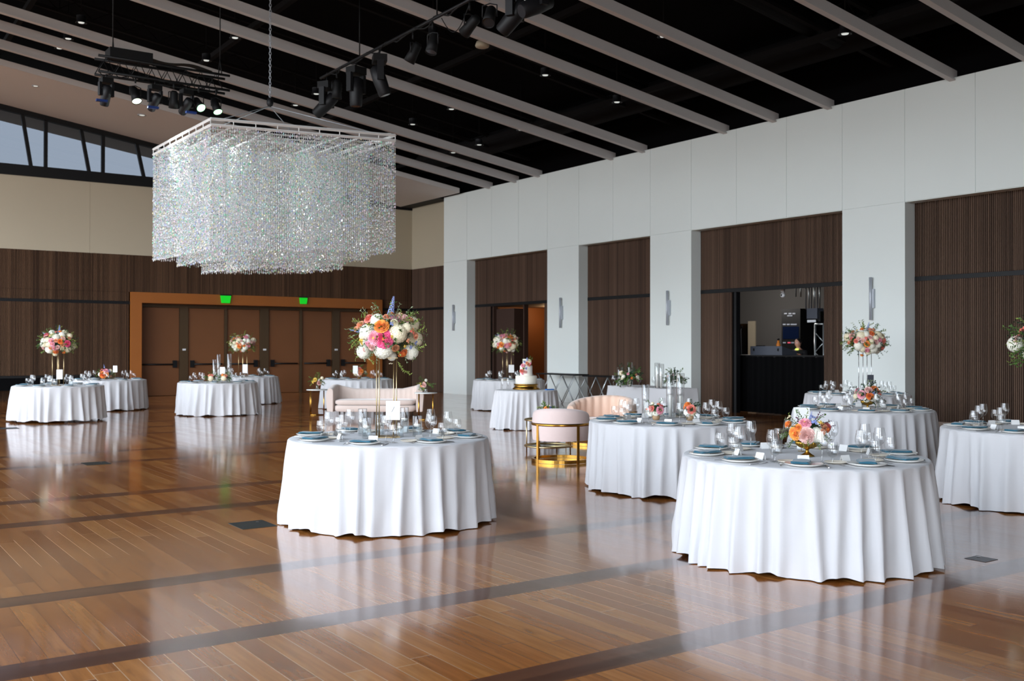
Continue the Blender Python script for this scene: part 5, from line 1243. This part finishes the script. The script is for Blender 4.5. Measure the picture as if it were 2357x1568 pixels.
MB().box(0, .08, -w, w, 0, atX(1850, 713, 22.6).z).obj('panel', 'drape_black', t)
# white ladder truss
q = atX(1886, 760, 20.9); t = thing('upright_truss', 'pale upright ladder truss at the edge of the open bay', 'truss', (20.9, q.y, 0)); zt_ = atX(1886, 746, 20.9).z
m = MB()
for y in (-.13, .13): m.tube([(0, y, 0), (0, y, zt_)], .026, 8)
m.tube([(0, -.13, zt_), (0, .13, zt_)], .026, 8); m.obj('rails', 'alu', t)
m = MB(); k = 0
while .25*(k+1) < zt_: s = 1 if k % 2 else -1; m.tube([(0, -.13*s, .25*k), (0, .13*s, .25*(k+1))], .013, 6); k += 1
m.obj('bracing', 'alu', t)
q = atX(1876, 722, 20.6); t = thing('flood_light', 'grey floodlight hanging over the booth', 'stage light', (20.6, q.y, q.z))
MB().box(-.12, .12, -.16, .16, -.13, .13).obj('housing', 'gear_grey', t)
MB().box(-.14, -.122, -.13, .13, -.22, -.16).obj('barn_door', 'gear_white', t); MB().box(-.05, .25, -.2, -.1, -.2, .05).obj('lamp_back', 'gear_black', t)
MB().tube([(0, 0, .12), (0, 0, 3.49-q.z)], .012, 6).obj('drop_rod', 'alu', t)
for i, px in enumerate((1832, 1843, 1855, 1862, 1868, 1874, 1882, 1887)):
    q = atX(px, 690, 21.2+.1*(i % 3)); tag(MB().tube([(q.x, q.y, 3.49), (q.x, q.y, 2.95 if i < 2 else 2.62)], .014+.006*(i % 2), 8).obj('hanging_pipe', 'alu' if i % 2 else 'gear_grey'), 'thin metal pipe hanging above the booth beside the floodlight', 'pipe', 'pipes hanging above the booth')
q = atX(1802, 674, 19.3); t = thing('ceiling_camera', 'small white ceiling camera over the booth opening', 'camera', (19.3, q.y, q.z))
MB().lathe([(.05, .26), (.05, .02), (.04, 0), (.0, 0)], 18).obj('mount', 'gear_white', t); MB().ball((0, 0, -.06), .06, 16, 10).obj('dome', 'gear_white', t); MB().ball((-.05, 0, -.06), .025, 12, 8).obj('lens', 'gear_black', t)
q = atX(1716, 760, 19.9); t = thing('microphone_stand', 'thin microphone stand on the booth counter', 'microphone stand', (19.75, q.y, 1.43)); zt_ = atX(1718, 752, 19.75).z-1.43
MB().tube([(0, 0, 0), (0, .02, zt_-.1), (-.02, -.02, zt_-.02)], .008, 6).obj('pole', 'brushed_steel', t); MB().ball((-.02, -.03, zt_-.02), .026, 12, 8, sq=(1, 1, 1.5)).obj('microphone', 'gear_dark', t); MB().lathe([(0, 0), (.09, 0), (.09, .012), (0, .014)], 18).obj('base', 'gear_black', t)
q = atX(1687, 830, 19.0); t = thing('drape_pole', 'slim chrome drape pole at the near edge of the booth', 'pole', (bx-.22, q.y-.02, 0))
MB().tube([(0, 0, .02), (0, 0, 1.44)], .014, 8).obj('pole', 'alu', t); MB().ball((0, 0, 1.46), .024, 10, 8).obj('knob', 'gear_white', t); MB().box(-.08, .08, -.08, .08, 0, .02).obj('foot', 'gear_black', t)
q = atX(1759, 785, 20.0); t = thing('drink_bottle', 'amber bottle on the booth counter behind the console', 'bottle', (20.28, q.y-.22, 1.431))
MB().lathe([(0, 0), (.05, 0), (.055, .02), (.055, .26), (.03, .32), (.025, .38), (0, .38)], 18).obj('glass_body', 'amber', t); MB().lathe([(.0, .37), (.028, .37), (.028, .42), (0, .42)], 14).obj('cap', 'gear_black', t)
q = atX(1746, 790, 19.9); t = thing('laptop', 'open dark laptop tilted behind the grey console', 'laptop', (20.2, q.y+.12, 1.431), 0)
MB().box(-.02, .2, -.15, .15, 0, .02).obj('keyboard_base', 'gear_dark', t); MB().add([(-.02, -.15, .02), (-.02, .15, .02), (-.1, .15, .24), (-.1, -.15, .24), (-.008, -.15, .02), (-.008, .15, .02), (-.088, .15, .24), (-.088, -.15, .24)], [(0, 1, 2, 3), (7, 6, 5, 4), (0, 4, 5, 1), (3, 2, 6, 7), (0, 3, 7, 4), (1, 5, 6, 2)]).obj('screen_lid', 'gear_black', t)

# ------------------------------------------------------------------ the person in the booth
def skinned(name, joints, edges_, mt, parent=None, levels=2):
    me = bpy.data.meshes.new(name); me.from_pydata([j[0] for j in joints], edges_, []); o = link(name, me, parent); me.materials.append(MT[mt])
    md = o.modifiers.new('skin', 'SKIN'); md.use_smooth_shade = True
    for i, j in enumerate(joints):
        r = j[1]; me.skin_vertices[0].data[i].radius = (r, r) if not isinstance(r, tuple) else r
    me.skin_vertices[0].data[0].use_root = True
    s = o.modifiers.new('sub', 'SUBSURF'); s.levels = levels; s.render_levels = levels; return o
Pp = atX(1838, 790, 20.74); HZ = Pp.z            # head centre height
person = thing('person', 'person in dark clothes with tied back hair and glowing badge standing behind the booth', 'person', (20.74, Pp.y, 0), radians(-90))
# local: faces -Y, x to the person's left
s = (HZ+.12)/1.70
J = [((0, 0, .93), (.15, .11)), ((0, .01, 1.12), (.125, .095)), ((0, 0, 1.30), (.155, .11)), ((0, .005, 1.40), (.10, .075)), ((0, 0, 1.46), (.052, .052)), ((0, -.012, 1.52), (.05, .05)),
     ((.17, 0, 1.37), .058), ((.24, -.02, 1.18), .042), ((.19, -.20, 1.315), .030), ((.18, -.24, 1.33), .026), ((-.17, 0, 1.37), .058), ((-.24, -.02, 1.18), .042), ((-.19, -.20, 1.315), .030), ((-.18, -.24, 1.33), .026),
     ((.09, 0, .86), .095), ((.10, -.01, .48), .062), ((.10, .01, .10), .042), ((.10, -.12, .045), .036), ((-.09, 0, .86), .095), ((-.10, -.01, .48), .062), ((-.10, .01, .10), .042), ((-.10, -.12, .045), .036)]
Ed = [(0, 1), (1, 2), (2, 3), (3, 4), (4, 5), (3, 6), (6, 7), (7, 8), (8, 9), (3, 10), (10, 11), (11, 12), (12, 13), (0, 14), (14, 15), (15, 16), (16, 17), (0, 18), (18, 19), (19, 20), (20, 21)]
bd = skinned('body', J, Ed, 'skin', person); bd.scale = (s,)*3
def head_fn(u, v):
    a, b = 2*pi*u, pi*v; x, y, z = sin(b)*cos(a), sin(b)*sin(a), -cos(b)
    fx = .075*x*(1-.22*max(0, -z)); fy = .095*y; fz = .118*z
    if y < -.2:
        fy -= .020*math.exp(-((x/.18)**2+((z+.12)/.22)**2))                       # nose
        fy += .009*math.exp(-(((abs(x)-.38)/.17)**2+((z-.08)/.14)**2))               # eye sockets
        fy -= .006*math.exp(-((x/.33)**2+((z+.45)/.10)**2)); fy -= .008*math.exp(-((x/.3)**2+((z+.78)/.16)**2))   # lips, chin
    return (fx, fy, fz)
hd = MB().grid(head_fn, 40, 28, True, True).obj('head', 'skin', person); hd.location = (0, -.02*s, HZ); hd.scale = (1.0,)*3
for x in (-.026, .026):
    MB().ball((x, -.078, .012), .0105, 10, 8).obj('eye', 'gear_white', hd); MB().ball((x, -.0865, .012), .0048, 8, 6).obj('iris', 'hair', hd)
MB().ball((0, -.088, -.05), .016, 12, 6, sq=(1.2, .35, .35)).obj('mouth', 'fl_red', hd)
for x in (-.074, .074): MB().ball((x, .01, -.004), .022, 12, 8, sq=(.35, .7, 1.2)).obj('ear', 'skin', hd)
m = MB(); m.grid(lambda u, v: (lambda p: (p[0]*1.10, p[1]*1.08+.012, p[2]*1.07+.006))(head_fn(.0+u*1.0, v)) if 1 else 0, 40, 20, True, True)
hv = []; m = MB()
def hair_fn(u, v):
    a = 2*pi*u; front = max(0, -sin(a)); b = pi*(.99-(.99-(.34+.26*front**.7+0*u))*0) if 0 else pi*(1-v*(.62-.40*front**.8))
    x, y, z = sin(b)*cos(a), sin(b)*sin(a), -cos(b); return (.081*x, .103*y+.004, .126*z)
m.grid(hair_fn, 40, 12, True, True); m.ball((0, .11, .02), .042, 14, 10); m.obj('hair', 'hair', hd)
Js = [((0, 0, .90), (.17, .13)), ((0, .01, 1.12), (.148, .115)), ((0, 0, 1.30), (.178, .13)), ((0, .005, 1.40), (.115, .09)), ((0, 0, 1.45), (.066, .066)), ((.17, 0, 1.37), .074), ((.24, -.02, 1.18), .056), ((.20, -.16, 1.29), .046), ((-.17, 0, 1.37), .074), ((-.24, -.02, 1.18), .056), ((-.20, -.16, 1.29), .046)]
sh = skinned('shirt', Js, [(0, 1), (1, 2), (2, 3), (3, 4), (3, 5), (5, 6), (6, 7), (3, 8), (8, 9), (9, 10)], 'shirt', person); sh.scale = (s,)*3
Jt = [((0, 0, .93), (.165, .125)), ((.09, 0, .86), .112), ((.10, -.01, .48), .08), ((.10, .01, .10), .06), ((-.09, 0, .86), .112), ((-.10, -.01, .48), .08), ((-.10, .01, .10), .06)]
tr = skinned('trousers', Jt, [(0, 1), (1, 2), (2, 3), (0, 4), (4, 5), (5, 6)], 'shirt', person); tr.scale = (s,)*3
for sx in (-1, 1):      # hands with fingers resting on the counter edge
    hj = [((sx*.18, -.235, 1.332), .024), ((sx*.178, -.285, 1.333), (.03, .014))]; he = [(0, 1)]
    for f, (dx, ln_) in enumerate(((-.024, .058), (-.008, .07), (.008, .066), (.023, .052))):
        hj += [((sx*.178+dx, -.305, 1.332), .0085), ((sx*.178+dx*1.2, -.305-ln_*.55, 1.330), .008), ((sx*.178+dx*1.25, -.305-ln_, 1.322), .007)]; k = 2+f*3; he += [(1, k), (k, k+1), (k+1, k+2)]
    hj += [((sx*.178-sx*.032, -.265, 1.328), .010), ((sx*.178-sx*.05, -.295, 1.322), .008)]; he += [(0, 14), (14, 15)]
    h_ = skinned('hand', hj, he, 'skin', person, 1); h_.scale = (s,)*3
MB().box(-.045, .045, -.012, .0, -.018, .018).obj('glowing_badge', 'neon', person).location = (.035, -.088*s, 1.445*s)
